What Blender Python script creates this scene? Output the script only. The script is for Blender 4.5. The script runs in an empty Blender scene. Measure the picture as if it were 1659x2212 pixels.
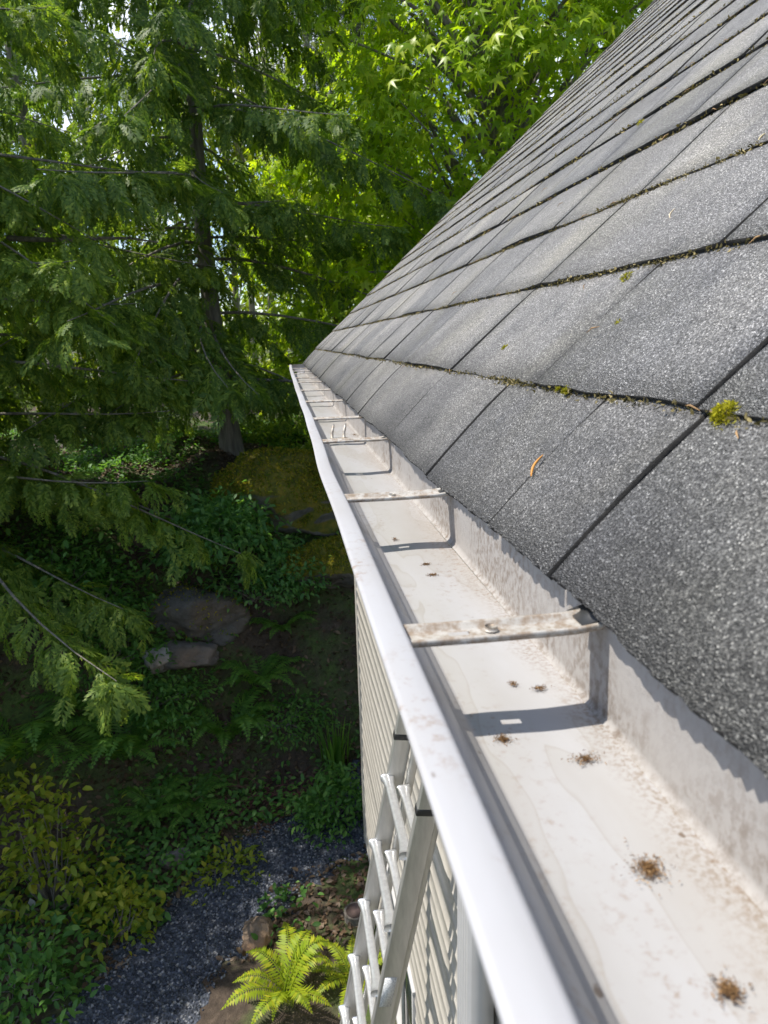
import bpy, math, random
import numpy as np
from mathutils import Vector, Matrix

R = math.radians
random.seed(7)
rng = np.random.default_rng(7)
scene = bpy.context.scene
COL = scene.collection

# ------------------------------------------------------------------ camera
# photograph measured on a 1659 x 2212 grid: eave lines meet at (600,740), plumb lines at (979,6996)
F = 1480.0
CX, CY = 829.5, 1106.0
_e = np.array([603 - CX, -(741 - CY), F]); _e /= np.linalg.norm(_e)          # world +Y in (right, up, forward)
_d = np.array([979 - CX, -(6996 - CY), F]); _d -= _e * _d.dot(_e); _d /= np.linalg.norm(_d)
_Z = -_d
_X = np.cross(_e, _Z)
# (right, up, forward) is left handed, so flip to keep +X to the right
if _X[0] < 0:
    _X = -_X
BAS = np.array([_X, _e, _Z])                      # rows: world axes expressed in camera (r,u,f)
cam_r, cam_u, cam_f = BAS[:, 0], BAS[:, 1], BAS[:, 2]
cd = bpy.data.cameras.new('camera')
cam = bpy.data.objects.new('camera', cd); COL.objects.link(cam)
M = Matrix.Identity(4)
for i in range(3):
    M[i][0] = cam_r[i]; M[i][1] = cam_u[i]; M[i][2] = -cam_f[i]
cam.matrix_world = M
cd.sensor_fit = 'VERTICAL'; cd.sensor_height = 36.0; cd.sensor_width = 27.0
cd.lens = F / 2212.0 * 36.0
cd.clip_start = 0.02; cd.clip_end = 2000
cd.dof.use_dof = True; cd.dof.focus_distance = 1.1; cd.dof.aperture_fstop = 15.0
scene.camera = cam

# ------------------------------------------------------------------ light
SUN_DIR = Vector((-0.0265, 0.0065, 0.049)).normalized()
SUN_EL = math.asin(SUN_DIR.z)
w = bpy.data.worlds.new('World'); scene.world = w; w.use_nodes = True
nt = w.node_tree; nt.nodes.clear()
out = nt.nodes.new('ShaderNodeOutputWorld'); bg = nt.nodes.new('ShaderNodeBackground')
sky = nt.nodes.new('ShaderNodeTexSky'); sky.sky_type = 'NISHITA'; sky.sun_disc = False
sky.sun_elevation = SUN_EL; sky.sun_rotation = math.atan2(SUN_DIR.x, SUN_DIR.y); sky.air_density = 1.0; sky.dust_density = 0.6; sky.ozone_density = 2.0
tc = nt.nodes.new('ShaderNodeTexCoord'); no = nt.nodes.new('ShaderNodeTexNoise'); no.inputs['Scale'].default_value = 4.0
no.inputs['Detail'].default_value = 6
cr = nt.nodes.new('ShaderNodeValToRGB'); cr.color_ramp.elements[0].position = 0.50; cr.color_ramp.elements[1].position = 0.66
mx = nt.nodes.new('ShaderNodeMix'); mx.data_type = 'RGBA'
nt.links.new(tc.outputs['Generated'], no.inputs['Vector']); nt.links.new(no.outputs['Fac'], cr.inputs['Fac'])
nt.links.new(cr.outputs['Color'], mx.inputs[0]); nt.links.new(sky.outputs['Color'], mx.inputs[6])
mx.inputs[7].default_value = (8.0, 8.3, 8.8, 1)
nt.links.new(mx.outputs[2], bg.inputs['Color']); bg.inputs['Strength'].default_value = 0.12
nt.links.new(bg.outputs['Background'], out.inputs['Surface'])
sl = bpy.data.lights.new('sun', 'SUN'); sl.energy = 3.7; sl.angle = R(0.5); sl.color = (1.0, 0.95, 0.87)
so = bpy.data.objects.new('sun', sl); COL.objects.link(so)
so.rotation_euler = SUN_DIR.to_track_quat('Z', 'Y').to_euler(); so.location = (-20, 0, 30)
vs = scene.view_settings; vs.view_transform = 'Standard'; vs.look = 'None'; vs.gamma = 1.0; vs.exposure = 0.9

# ------------------------------------------------------------------ helpers
def ray(px, py):
    c = np.array([px - CX, -(py - CY), F]); d = BAS @ c
    return d / np.linalg.norm(d)
def at(px, py, Y):
    d = ray(px, py); return d * (Y / d[1])

def wl(o):
    v = np.zeros(3)
    while o is not None:
        v += np.array(o.location); o = o.parent
    return v

def mesh_obj(name, V, F_, mat, parent=None, loc=None, smooth=False):
    """V (n,3) world; F_ list of int arrays (m,k). ONE mesh object."""
    V = np.asarray(V, dtype=np.float64)
    if parent is not None: org = wl(parent)
    elif loc is not None: org = np.array(loc, float)
    else: org = np.zeros(3)
    V = V - org
    me = bpy.data.meshes.new(name)
    faces = [np.asarray(f, dtype=np.int32) for f in F_ if len(f)]
    idx = np.concatenate([f.ravel() for f in faces]); tot = np.concatenate([np.full(len(f), f.shape[1], np.int32) for f in faces])
    st = np.concatenate([[0], np.cumsum(tot)[:-1]]).astype(np.int32)
    me.vertices.add(len(V)); me.vertices.foreach_set('co', V.astype(np.float32).ravel())
    me.loops.add(len(idx)); me.loops.foreach_set('vertex_index', idx)
    me.polygons.add(len(tot)); me.polygons.foreach_set('loop_start', st); me.polygons.foreach_set('loop_total', tot)
    if smooth: me.polygons.foreach_set('use_smooth', np.ones(len(tot), bool))
    me.update(calc_edges=True); me.validate()
    if mat: me.materials.append(mat)
    o = bpy.data.objects.new(name, me); COL.objects.link(o)
    if parent is not None: o.parent = parent
    elif loc is not None: o.location = loc
    return o

class MB:
    def __init__(s): s.V = []; s.F = {}; s.n = 0
    def add(s, V, faces):
        V = np.asarray(V, float)
        for f in faces:
            f = np.asarray(f, np.int32)
            if f.ndim == 1: f = f[None]
            s.F.setdefault(f.shape[1], []).append(f + s.n)
        s.V.append(V); s.n += len(V); return s
    def box(s, x0, x1, y0, y1, z0, z1):
        V = [(x, y, z) for x in (x0, x1) for y in (y0, y1) for z in (z0, z1)]
        return s.add(V, [np.array([(0,1,3,2),(4,6,7,5),(0,4,5,1),(2,3,7,6),(0,2,6,4),(1,5,7,3)])])
    def obox(s, c, ax, ay, az):
        c, ax, ay, az = map(np.array, (c, ax, ay, az))
        V = [c + i*ax + j*ay + k*az for i in (-1, 1) for j in (-1, 1) for k in (-1, 1)]
        return s.add(V, [np.array([(0,1,3,2),(4,6,7,5),(0,4,5,1),(2,3,7,6),(0,2,6,4),(1,5,7,3)])])
    def tube(s, P, r, n=8, cap=True):
        P = np.asarray(P, float); r = np.broadcast_to(np.asarray(r, float), (len(P),))
        T = np.gradient(P, axis=0); T /= np.linalg.norm(T, axis=1)[:, None] + 1e-9
        ref = np.array([0, 0, 1.0]) if abs(T[0][2]) < 0.8 else np.array([1.0, 0, 0])
        A = np.cross(T, ref); A /= np.linalg.norm(A, axis=1)[:, None] + 1e-9; B = np.cross(T, A)
        th = np.linspace(0, 2*np.pi, n, endpoint=False)
        V = (P[:, None] + r[:, None, None]*(np.cos(th)[None, :, None]*A[:, None] + np.sin(th)[None, :, None]*B[:, None])).reshape(-1, 3)
        q = []
        for i in range(len(P)-1):
            for j in range(n):
                q.append((i*n+j, i*n+(j+1) % n, (i+1)*n+(j+1) % n, (i+1)*n+j))
        fs = [np.array(q)]
        if cap: fs += [np.arange(n)[None], (np.arange(n)[::-1] + (len(P)-1)*n)[None]]
        return s.add(V, fs)
    def sweep(s, prof, ys, dx=None, dz=None, closed=False):
        """profile in XZ swept along Y; dx(y, k), dz(y, k) displacements"""
        prof = np.asarray(prof, float); n = len(prof); V = []
        for y in ys:
            for k, (x, z) in enumerate(prof):
                V.append((x + (dx(y, k) if dx else 0), y, z + (dz(y, k) if dz else 0)))
        q = []; m = n if closed else n-1
        for i in range(len(ys)-1):
            for k in range(m):
                k2 = (k+1) % n
                q.append((i*n+k, i*n+k2, (i+1)*n+k2, (i+1)*n+k))
        fs = [np.array(q)]
        if closed: fs += [np.arange(n)[None], (np.arange(n)[::-1] + (len(ys)-1)*n)[None]]
        return s.add(V, fs)
    def build(s, name, mat, parent=None, loc=None, smooth=False):
        return mesh_obj(name, np.concatenate(s.V), [np.concatenate(f) for f in s.F.values()], mat, parent, loc, smooth)

def tag(o, label=None, cat=None, group=None, kind=None):
    if label: o['label'] = label
    if cat: o['category'] = cat
    if group: o['group'] = group
    if kind: o['kind'] = kind
    return o
def thing(name, label, cat, loc, group=None):
    o = bpy.data.objects.new(name, None); o.empty_display_size = 0.1; COL.objects.link(o); o.location = loc
    return tag(o, label, cat, group)
def copy_tree(o, parent=None):
    c = o.copy(); COL.objects.link(c)
    if parent is not None: c.parent = parent
    for ch in list(o.children): copy_tree(ch, c)
    return c
def bevel(o, wd, seg=2):
    m = o.modifiers.new('bevel', 'BEVEL'); m.width = wd; m.segments = seg; m.limit_method = 'ANGLE'; m.angle_limit = R(35); return o

# ------------------------------------------------------------------ materials
def new_mat(name):
    m = bpy.data.materials.new(name); m.use_nodes = True; t = m.node_tree
    return m, t, t.nodes['Principled BSDF']
def N(t, kind, **kw):
    n = t.nodes.new(kind)
    for k, v in kw.items():
        if k in n.inputs: n.inputs[k].default_value = v
        else: setattr(n, k, v)
    return n
def ramp(t, fac, stops):
    r = t.nodes.new('ShaderNodeValToRGB'); e = r.color_ramp.elements
    while len(e) < len(stops): e.new(0.5)
    for el, (p, c) in zip(e, stops):
        el.position = p; el.color = (*c, 1) if len(c) == 3 else c
    t.links.new(fac, r.inputs['Fac']); return r.outputs['Color']
def mixc(t, fac, a, b, mode='MIX'):
    m = t.nodes.new('ShaderNodeMix'); m.data_type = 'RGBA'; m.blend_type = mode
    for sock, v in ((m.inputs[0], fac), (m.inputs[6], a), (m.inputs[7], b)):
        if hasattr(v, 'is_linked') or hasattr(v, 'links'): t.links.new(v, sock)
        elif isinstance(v, (int, float)): sock.default_value = v
        else: sock.default_value = (*v, 1)
    return m.outputs[2]
def obj_co(t, scale=(1, 1, 1)):
    c = N(t, 'ShaderNodeTexCoord'); mp = N(t, 'ShaderNodeMapping'); mp.inputs['Scale'].default_value = scale
    t.links.new(c.outputs['Object'], mp.inputs['Vector']); return mp.outputs['Vector']
def noise(t, co, scale, detail=4, rough=0.55, out_='Fac'):
    n = N(t, 'ShaderNodeTexNoise'); n.inputs['Scale'].default_value = scale; n.inputs['Detail'].default_value = detail; n.inputs['Roughness'].default_value = rough
    t.links.new(co, n.inputs['Vector']); return n.outputs[out_]
def bump(t, b, h, strength, dist=0.01):
    n = N(t, 'ShaderNodeBump'); n.inputs['Strength'].default_value = strength; n.inputs['Distance'].default_value = dist
    t.links.new(h, n.inputs['Height']); t.links.new(n.outputs['Normal'], b.inputs['Normal'])

def leaf_mat(name, c0, c1, c2=None, trans=0.45, rough=0.5):
    m, t, b = new_mat(name)
    g = N(t, 'ShaderNodeNewGeometry')
    c2 = c2 or c1
    col = ramp(t, g.outputs['Random Per Island'], [(0.0, c0), (0.6, c1), (1.0, c2)])
    t.links.new(col, b.inputs['Base Color']); b.inputs['Roughness'].default_value = rough; b.inputs['Specular IOR Level'].default_value = 0.35
    tr = N(t, 'ShaderNodeBsdfTranslucent'); mxs = N(t, 'ShaderNodeMixShader'); mxs.inputs[0].default_value = trans
    warm = mixc(t, 1.0, col, (1.35, 1.35, 0.45), 'MULTIPLY'); t.links.new(warm, tr.inputs['Color'])
    o = t.nodes['Material Output']
    t.links.new(b.outputs[0], mxs.inputs[1]); t.links.new(tr.outputs[0], mxs.inputs[2]); t.links.new(mxs.outputs[0], o.inputs['Surface'])
    return m
def plain(name, c, rough=0.6, metal=0.0, var=0.25, scale=30, bmp=0.15):
    m, t, b = new_mat(name); co = obj_co(t)
    n = noise(t, co, scale); lo = tuple(x*(1-var) for x in c); hi = tuple(min(1, x*(1+var)) for x in c)
    t.links.new(ramp(t, n, [(0.3, lo), (0.7, hi)]), b.inputs['Base Color'])
    b.inputs['Roughness'].default_value = rough; b.inputs['Metallic'].default_value = metal
    if bmp: bump(t, b, noise(t, co, scale*3), bmp, 0.003)
    return m

# asphalt shingles: mineral granules in white, grey and near black, with algae streaks
def shingle_mat():
    m, t, b = new_mat('asphalt_granules'); co = obj_co(t)
    v = N(t, 'ShaderNodeTexVoronoi'); v.inputs['Scale'].default_value = 980; v.inputs['Randomness'].default_value = 1; t.links.new(co, v.inputs['Vector'])
    sep = N(t, 'ShaderNodeSeparateColor'); t.links.new(v.outputs['Color'], sep.inputs[0])
    grain = ramp(t, sep.outputs[0], [(0.0, (0.055, 0.053, 0.053)), (0.35, (0.125, 0.122, 0.121)), (0.65, (0.215, 0.21, 0.208)), (0.86, (0.33, 0.325, 0.32)), (0.95, (0.46, 0.45, 0.44)), (1.0, (0.95, 0.93, 0.90))])
    big = noise(t, co, 5.0, 5); tint = ramp(t, big, [(0.3, (0.66, 0.66, 0.69)), (0.52, (0.95, 0.95, 0.96)), (0.72, (1.22, 1.20, 1.16))])
    c = mixc(t, 1.0, grain, tint, 'MULTIPLY')
    g = N(t, 'ShaderNodeNewGeometry')
    tabv = ramp(t, g.outputs['Random Per Island'], [(0, (0.76, 0.77, 0.80)), (1, (1.16, 1.14, 1.11))]); c = mixc(t, 1.0, c, tabv, 'MULTIPLY')
    # dimmer light on the bent eave is painted as darkening; then algae in dark blotches
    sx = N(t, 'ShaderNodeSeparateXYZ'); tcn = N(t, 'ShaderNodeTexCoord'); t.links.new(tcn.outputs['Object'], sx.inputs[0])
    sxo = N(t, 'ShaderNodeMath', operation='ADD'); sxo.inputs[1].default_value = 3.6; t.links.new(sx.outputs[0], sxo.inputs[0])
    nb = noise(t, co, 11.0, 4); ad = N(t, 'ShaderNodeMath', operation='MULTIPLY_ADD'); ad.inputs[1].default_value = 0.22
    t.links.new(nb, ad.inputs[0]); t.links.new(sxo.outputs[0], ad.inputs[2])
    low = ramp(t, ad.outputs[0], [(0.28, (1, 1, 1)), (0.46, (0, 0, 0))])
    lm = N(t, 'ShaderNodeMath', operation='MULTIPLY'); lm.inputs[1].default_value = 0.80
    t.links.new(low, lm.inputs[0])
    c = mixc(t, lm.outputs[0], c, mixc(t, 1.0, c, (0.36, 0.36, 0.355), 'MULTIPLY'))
    blot = ramp(t, noise(t, obj_co(t, (1, 1.0, 1)), 9.0, 3), [(0.60, (0, 0, 0)), (0.74, (0.55, 0.55, 0.55))])
    c = mixc(t, blot, c, mixc(t, 1.0, c, (0.45, 0.47, 0.52), 'MULTIPLY'))
    ol = ramp(t, noise(t, co, 3.3, 4, 0.6), [(0.50, (0, 0, 0)), (0.70, (0.40, 0.40, 0.40))])
    c = mixc(t, ol, c, mixc(t, 1.0, c, (1.02, 0.98, 0.74), 'MULTIPLY'))
    t.links.new(c, b.inputs['Base Color'])
    rr = ramp(t, sep.outputs[1], [(0.0, (0.35,)*3), (1.0, (0.95,)*3)]); t.links.new(rr, b.inputs['Roughness'])
    b.inputs['Specular IOR Level'].default_value = 0.5
    bump(t, b, v.outputs['Distance'], 0.9, 0.0016)
    return m

def gutter_mat(name, base=(0.375, 0.37, 0.37), dirt=1.0, rough=0.38):
    m, t, b = new_mat(name); co = obj_co(t)
    str_ = obj_co(t, (1.0, 0.35, 1.0))
    spec = ramp(t, noise(t, co, 150, 5, 0.7), [(0.53, (0, 0, 0)), (0.66, (1, 1, 1))])
    patch = ramp(t, noise(t, str_, 16, 4, 0.6), [(0.46, (0, 0, 0)), (0.64, (1, 1, 1))])
    mm = N(t, 'ShaderNodeMath', operation='MULTIPLY'); t.links.new(spec, mm.inputs[0]); t.links.new(patch, mm.inputs[1])
    m2 = N(t, 'ShaderNodeMath', operation='MULTIPLY'); t.links.new(mm.outputs[0], m2.inputs[0]); m2.inputs[1].default_value = 0.75*dirt
    film = ramp(t, noise(t, str_, 9, 5, 0.65), [(0.35, base), (0.75, tuple(x*y for x, y in zip(base, (1-0.16*dirt, 1-0.20*dirt, 1-0.26*dirt))))])
    c = mixc(t, m2.outputs[0], film, (0.20, 0.125, 0.07))
    dots = ramp(t, noise(t, co, 70, 2, 0.5), [(0.735, (0, 0, 0)), (0.76, (1, 1, 1))])
    m3 = N(t, 'ShaderNodeMath', operation='MULTIPLY'); t.links.new(dots, m3.inputs[0]); m3.inputs[1].default_value = 0.8*min(1, dirt)
    c = mixc(t, m3.outputs[0], c, (0.10, 0.065, 0.04))
    if dirt >= 1:
        tcx = N(t, 'ShaderNodeTexCoord'); sx = N(t, 'ShaderNodeSeparateXYZ'); t.links.new(tcx.outputs['Object'], sx.inputs[0])
        ad = N(t, 'ShaderNodeMath', operation='MULTIPLY_ADD'); ad.inputs[1].default_value = 0.055; t.links.new(noise(t, str_, 34, 5, 0.7), ad.inputs[0]); t.links.new(sx.outputs[0], ad.inputs[2])
        band = ramp(t, ad.outputs[0], [(0.074, (0, 0, 0)), (0.100, (1, 1, 1))])
        fine = ramp(t, noise(t, co, 330, 5, 0.75), [(0.46, (0, 0, 0)), (0.60, (1, 1, 1))])
        bm_ = N(t, 'ShaderNodeMath', operation='MULTIPLY'); t.links.new(band, bm_.inputs[0]); t.links.new(fine, bm_.inputs[1])
        bm2 = N(t, 'ShaderNodeMath', operation='MULTIPLY'); t.links.new(bm_.outputs[0], bm2.inputs[0]); bm2.inputs[1].default_value = 0.8
        c = mixc(t, bm2.outputs[0], c, (0.17, 0.11, 0.06))
        # tide marks left by drying puddles
        tl = ramp(t, noise(t, obj_co(t, (1, 0.22, 1)), 15, 3, 0.5), [(0.500, (1, 1, 1)), (0.504, (0.88, 0.85, 0.80)), (0.515, (0.96, 0.95, 0.93)), (0.60, (0.97, 0.96, 0.94))])
        c = mixc(t, 1.0, c, tl, 'MULTIPLY')
    t.links.new(c, b.inputs['Base Color']); b.inputs['Roughness'].default_value = rough
    bump(t, b, noise(t, str_, 40, 3), 0.12, 0.002)
    return m

def grunge_back_mat():
    m, t, b = new_mat('gutter_back_paint'); co = obj_co(t, (1, 0.8, 0.6))
    n1 = ramp(t, noise(t, co, 210, 6, 0.75), [(0.44, (0, 0, 0)), (0.60, (1, 1, 1))])
    n2 = ramp(t, noise(t, co, 22, 4, 0.6), [(0.36, (0.12, 0.12, 0.12)), (0.62, (1, 1, 1))])
    mm = N(t, 'ShaderNodeMath', operation='MULTIPLY'); t.links.new(n1, mm.inputs[0]); t.links.new(n2, mm.inputs[1])
    mk = N(t, 'ShaderNodeMath', operation='MULTIPLY'); t.links.new(mm.outputs[0], mk.inputs[0]); mk.inputs[1].default_value = 0.8
    t.links.new(mixc(t, mk.outputs[0], (0.35, 0.33, 0.31), (0.13, 0.09, 0.058)), b.inputs['Base Color']); b.inputs['Roughness'].default_value = 0.6
    bump(t, b, n1, 0.25, 0.0008)
    return m

def alu_mat(name, c=(0.62, 0.62, 0.61), rough=0.42, dirt=0.0):
    m, t, b = new_mat(name); co = obj_co(t, (1, 1, 0.12))
    n = noise(t, co, 60, 4); col = ramp(t, n, [(0.3, tuple(x*0.8 for x in c)), (0.7, c)])
    if dirt:
        d = ramp(t, noise(t, obj_co(t), 110, 5, 0.7), [(0.42, (0, 0, 0)), (0.60, (dirt,)*3)]); col = mixc(t, d, col, (0.22, 0.15, 0.09))
    t.links.new(col, b.inputs['Base Color']); b.inputs['Metallic'].default_value = 0.75 if not dirt else 0.25
    b.inputs['Roughness'].default_value = rough
    return m

def ground_mat():
    m, t, b = new_mat('forest_soil'); co = obj_co(t)
    soil = ramp(t, noise(t, co, 14, 8, 0.7), [(0.3, (0.03, 0.02, 0.014)), (0.55, (0.075, 0.054, 0.038)), (0.75, (0.14, 0.10, 0.072))])
    moss = ramp(t, noise(t, co, 25, 6, 0.7), [(0.3, (0.035, 0.06, 0.015)), (0.7, (0.10, 0.15, 0.03))])
    f = ramp(t, noise(t, co, 1.1, 5, 0.6), [(0.46, (0, 0, 0)), (0.58, (1, 1, 1))])
    t.links.new(mixc(t, f, soil, moss), b.inputs['Base Color']); b.inputs['Roughness'].default_value = 0.95
    bump(t, b, noise(t, co, 40, 6, 0.7), 0.8, 0.03); return m
def gravel_mat():
    m, t, b = new_mat('crushed_gravel'); co = obj_co(t)
    v = N(t, 'ShaderNodeTexVoronoi'); v.inputs['Scale'].default_value = 48; t.links.new(co, v.inputs['Vector'])
    sep = N(t, 'ShaderNodeSeparateColor'); t.links.new(v.outputs['Color'], sep.inputs[0])
    c = ramp(t, sep.outputs[0], [(0, (0.022, 0.026, 0.035)), (0.75, (0.065, 0.075, 0.10)), (0.96, (0.12, 0.13, 0.15)), (1, (0.33, 0.32, 0.31))])
    t.links.new(c, b.inputs['Base Color']); b.inputs['Roughness'].default_value = 0.85
    bump(t, b, v.outputs['Distance'], 0.9, 0.02); return m
def rock_mat(name, moss=0.0, c=(0.20, 0.19, 0.18)):
    m, t, b = new_mat(name); co = obj_co(t)
    base = ramp(t, noise(t, co, 5, 8, 0.7), [(0.3, tuple(x*0.45 for x in c)), (0.5, c), (0.72, tuple(x*1.5 for x in c))])
    warm = ramp(t, noise(t, co, 2.2, 4), [(0.45, (1, 1, 1)), (0.65, (1.0, 0.78, 0.6))]); base = mixc(t, 1.0, base, warm, 'MULTIPLY')
    if moss:
        g = N(t, 'ShaderNodeNewGeometry'); sx = N(t, 'ShaderNodeSeparateXYZ'); t.links.new(g.outputs['Normal'], sx.inputs[0])
        ad = N(t, 'ShaderNodeMath', operation='ADD'); t.links.new(sx.outputs[2], ad.inputs[0]); t.links.new(noise(t, co, 4, 5), ad.inputs[1])
        f = ramp(t, ad.outputs[0], [(1.25-moss, (0, 0, 0)), (1.4-moss, (1, 1, 1))])
        mc = ramp(t, noise(t, co, 9, 6, 0.7), [(0.3, (0.06, 0.10, 0.015)), (0.5, (0.20, 0.19, 0.025)), (0.7, (0.38, 0.27, 0.035))])
        base = mixc(t, f, base, mc)
    t.links.new(base, b.inputs['Base Color']); b.inputs['Roughness'].default_value = 0.9
    bump(t, b, noise(t, co, 18, 8, 0.75), 0.9, 0.05); return m
def bark_mat(name, c0, c1):
    m, t, b = new_mat(name); co = obj_co(t, (1, 1, 0.12))
    n = noise(t, co, 22, 6, 0.65); t.links.new(ramp(t, n, [(0.3, c0), (0.7, c1)]), b.inputs['Base Color']); b.inputs['Roughness'].default_value = 0.9
    bump(t, b, n, 0.9, 0.04); return m

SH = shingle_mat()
GUT = gutter_mat('white_gutter_paint'); LIP = gutter_mat('white_lip_paint', (0.37, 0.37, 0.385), 0.95, 0.58); BACK = grunge_back_mat()
STRAP = alu_mat('weathered_strap_metal', (0.50, 0.47, 0.42), 0.55, 0.8)
ALU = alu_mat('ladder_aluminium', (0.62, 0.60, 0.56), 0.42); RUNG = alu_mat('rung_aluminium', (0.85, 0.85, 0.85), 0.28)
BLACK = plain('black_plastic_and_clip_shade', (0.02, 0.02, 0.02), 0.5)  # ladder caps and feet; on the hanger clips the black is painted shade
VINYL = plain('cream_vinyl', (0.43, 0.40, 0.35), 0.5, 0, 0.10, 14, 0.05)
WHITE = plain('white_vinyl', (0.44, 0.43, 0.42), 0.45, 0, 0.05, 10, 0.03)
WOOD = plain('painted_wood', (0.70, 0.67, 0.62), 0.6)
GLASS, _t, _b = new_mat('dark_window_glass'); _b.inputs['Base Color'].default_value = (0.02, 0.03, 0.025, 1); _b.inputs['Roughness'].default_value = 0.04; _b.inputs['Specular IOR Level'].default_value = 0.9
SOIL = ground_mat(); GRAVEL = gravel_mat()
ROCK = rock_mat('grey_rock', 0.12, (0.15, 0.145, 0.14)); MOSSROCK = rock_mat('mossy_rock', 1.1); PALE = rock_mat('pale_rock', 0.15, (0.19, 0.175, 0.165))
BARK = bark_mat('fir_bark', (0.09, 0.078, 0.066), (0.30, 0.27, 0.23)); PALEBARK = bark_mat('alder_bark', (0.14, 0.12, 0.09), (0.42, 0.38, 0.30))
DEAD = bark_mat('dead_limb_bark', (0.10, 0.10, 0.085), (0.30, 0.29, 0.25))
CEDAR = leaf_mat('cedar_sprays', (0.08, 0.155, 0.034), (0.155, 0.25, 0.048), (0.31, 0.39, 0.075), 0.57)
CEDAR2 = leaf_mat('bright_cedar_sprays', (0.11, 0.195, 0.036), (0.20, 0.30, 0.048), (0.37, 0.45, 0.08), 0.57)
FIR = leaf_mat('fir_needles', (0.035, 0.055, 0.025), (0.06, 0.09, 0.035), (0.10, 0.13, 0.05), 0.3)
MAPLE = leaf_mat('maple_leaves', (0.20, 0.33, 0.015), (0.34, 0.48, 0.022), (0.50, 0.58, 0.04), 0.58, 0.36)
ALDER = leaf_mat('alder_leaves', (0.12, 0.18, 0.02), (0.19, 0.25, 0.025), (0.28, 0.31, 0.035), 0.6)
DARKLEAF = leaf_mat('dark_shrub_leaves', (0.07, 0.18, 0.04), (0.125, 0.28, 0.06), (0.21, 0.37, 0.08), 0.5)
YELLOWLEAF = leaf_mat('yellow_green_leaves', (0.15, 0.22, 0.02), (0.26, 0.33, 0.03), (0.42, 0.40, 0.045), 0.5)
SALAL = leaf_mat('blue_green_shrub_leaves', (0.09, 0.22, 0.075), (0.16, 0.34, 0.10), (0.26, 0.44, 0.13), 0.5)
FERN = leaf_mat('sword_fern_fronds', (0.09, 0.21, 0.035), (0.14, 0.29, 0.05), (0.21, 0.36, 0.06), 0.5)
FERNLT = leaf_mat('lime_fern_fronds', (0.22, 0.32, 0.02), (0.34, 0.42, 0.025), (0.46, 0.45, 0.03), 0.5)
LITTER = leaf_mat('fallen_leaves', (0.05, 0.03, 0.018), (0.11, 0.07, 0.042), (0.19, 0.13, 0.075), 0.1)
MOSS = leaf_mat('roof_moss', (0.16, 0.16, 0.01), (0.34, 0.32, 0.012), (0.50, 0.46, 0.02), 0.3, 0.9)
MOSSD = leaf_mat('old_roof_moss', (0.05, 0.045, 0.015), (0.16, 0.13, 0.045), (0.42, 0.34, 0.17), 0.1, 0.9)
NEEDLE = plain('dry_needle', (0.55, 0.24, 0.04), 0.5); GREENNEEDLE = plain('green_needle', (0.42, 0.55, 0.10), 0.5)
DIRT = leaf_mat('gutter_dirt', (0.10, 0.052, 0.02), (0.21, 0.115, 0.045), (0.33, 0.21, 0.10), 0.0, 0.9)
REDTWIG = plain('red_brown_twig', (0.12, 0.045, 0.035), 0.8)

# ------------------------------------------------------------------ terrain
GZ = -4.2
def sm(t): t = np.clip(t, 0, 1); return t*t*(3-2*t)
def terrain(x, y):
    x = np.asarray(x, float); y = np.asarray(y, float)
    s = (y - 5.75) + np.where(x < -0.2, (-x - 0.2)*0.32, 0)
    z = GZ + 2.75*sm(s/2.7) + 0.035*np.clip(y - 9, 0, 60)
    z = z + 0.9*sm((-x - 2.6)/3.0)*(1 - sm(s/2.7))
    z = z + sm(s/1.2)*(0.10*np.sin(x*2.3 + y*1.1) + 0.07*np.sin(x*5.1 - y*3.7) + 0.05*np.sin(y*6.3 + x*1.7))
    return z + 0.012*np.sin(x*7.1)*np.sin(y*8.3)
def ground_at(px, py):
    d = ray(px, py)
    for k in np.linspace(3, 60, 6000):
        p = d*k
        if p[2] <= terrain(p[0], p[1]): return np.array([p[0], p[1], float(terrain(p[0], p[1]))])
    return d*60
def ax_grid(lo, hi, core0, core1, step):
    c = list(np.arange(core0, core1, step)); a = [core0]; g = step
    while a[-1] > lo: g *= 1.35; a.append(a[-1]-g)
    b = [c[-1]]; g = step
    while b[-1] < hi: g *= 1.35; b.append(b[-1]+g)
    return np.array(sorted(set(np.round(a[1:] + c + b[1:], 4))))
gx = ax_grid(-400, 400, -7, 4, 0.12); gy = ax_grid(-400, 400, 2.5, 12, 0.12)
XX, YY = np.meshgrid(gx, gy, indexing='ij'); ZZ = terrain(XX, YY)
nx_, ny_ = XX.shape
ii = np.arange(nx_*ny_).reshape(nx_, ny_)
q = np.stack([ii[:-1, :-1].ravel(), ii[1:, :-1].ravel(), ii[1:, 1:].ravel(), ii[:-1, 1:].ravel()], 1)
tag(mesh_obj('ground', np.stack([XX.ravel(), YY.ravel(), ZZ.ravel()], 1), [q], SOIL, smooth=True),
    'dark forest soil rising to a mossy bank behind the house', 'ground', kind='structure')

# gravel path: runs from behind the house corner down to the lower left
pp = [(1.6, 6.0), (0.9, 5.72), (0.4, 5.40), (-0.1, 5.12), (-0.55, 4.72), (-0.95, 4.25), (-1.3, 3.6), (-1.5, 2.5), (-1.6, 0)]
pw = [0.40, 0.40, 0.43, 0.45, 0.44, 0.42, 0.42, 0.45, 0.45]
def cr_interp(P, n):
    P = np.array(P, float); t = np.linspace(0, len(P)-1, n); o = []
    for u in t:
        i = min(int(u), len(P)-2); f = u-i
        p0, p1, p2, p3 = P[max(i-1, 0)], P[i], P[i+1], P[min(i+2, len(P)-1)]
        o.append(0.5*((2*p1)+(-p0+p2)*f+(2*p0-5*p1+4*p2-p3)*f*f+(-p0+3*p1-3*p2+p3)*f**3))
    return np.array(o)
pc = cr_interp(pp, 90); pwi = np.interp(np.linspace(0, len(pw)-1, 90), range(len(pw)), pw)
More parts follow.
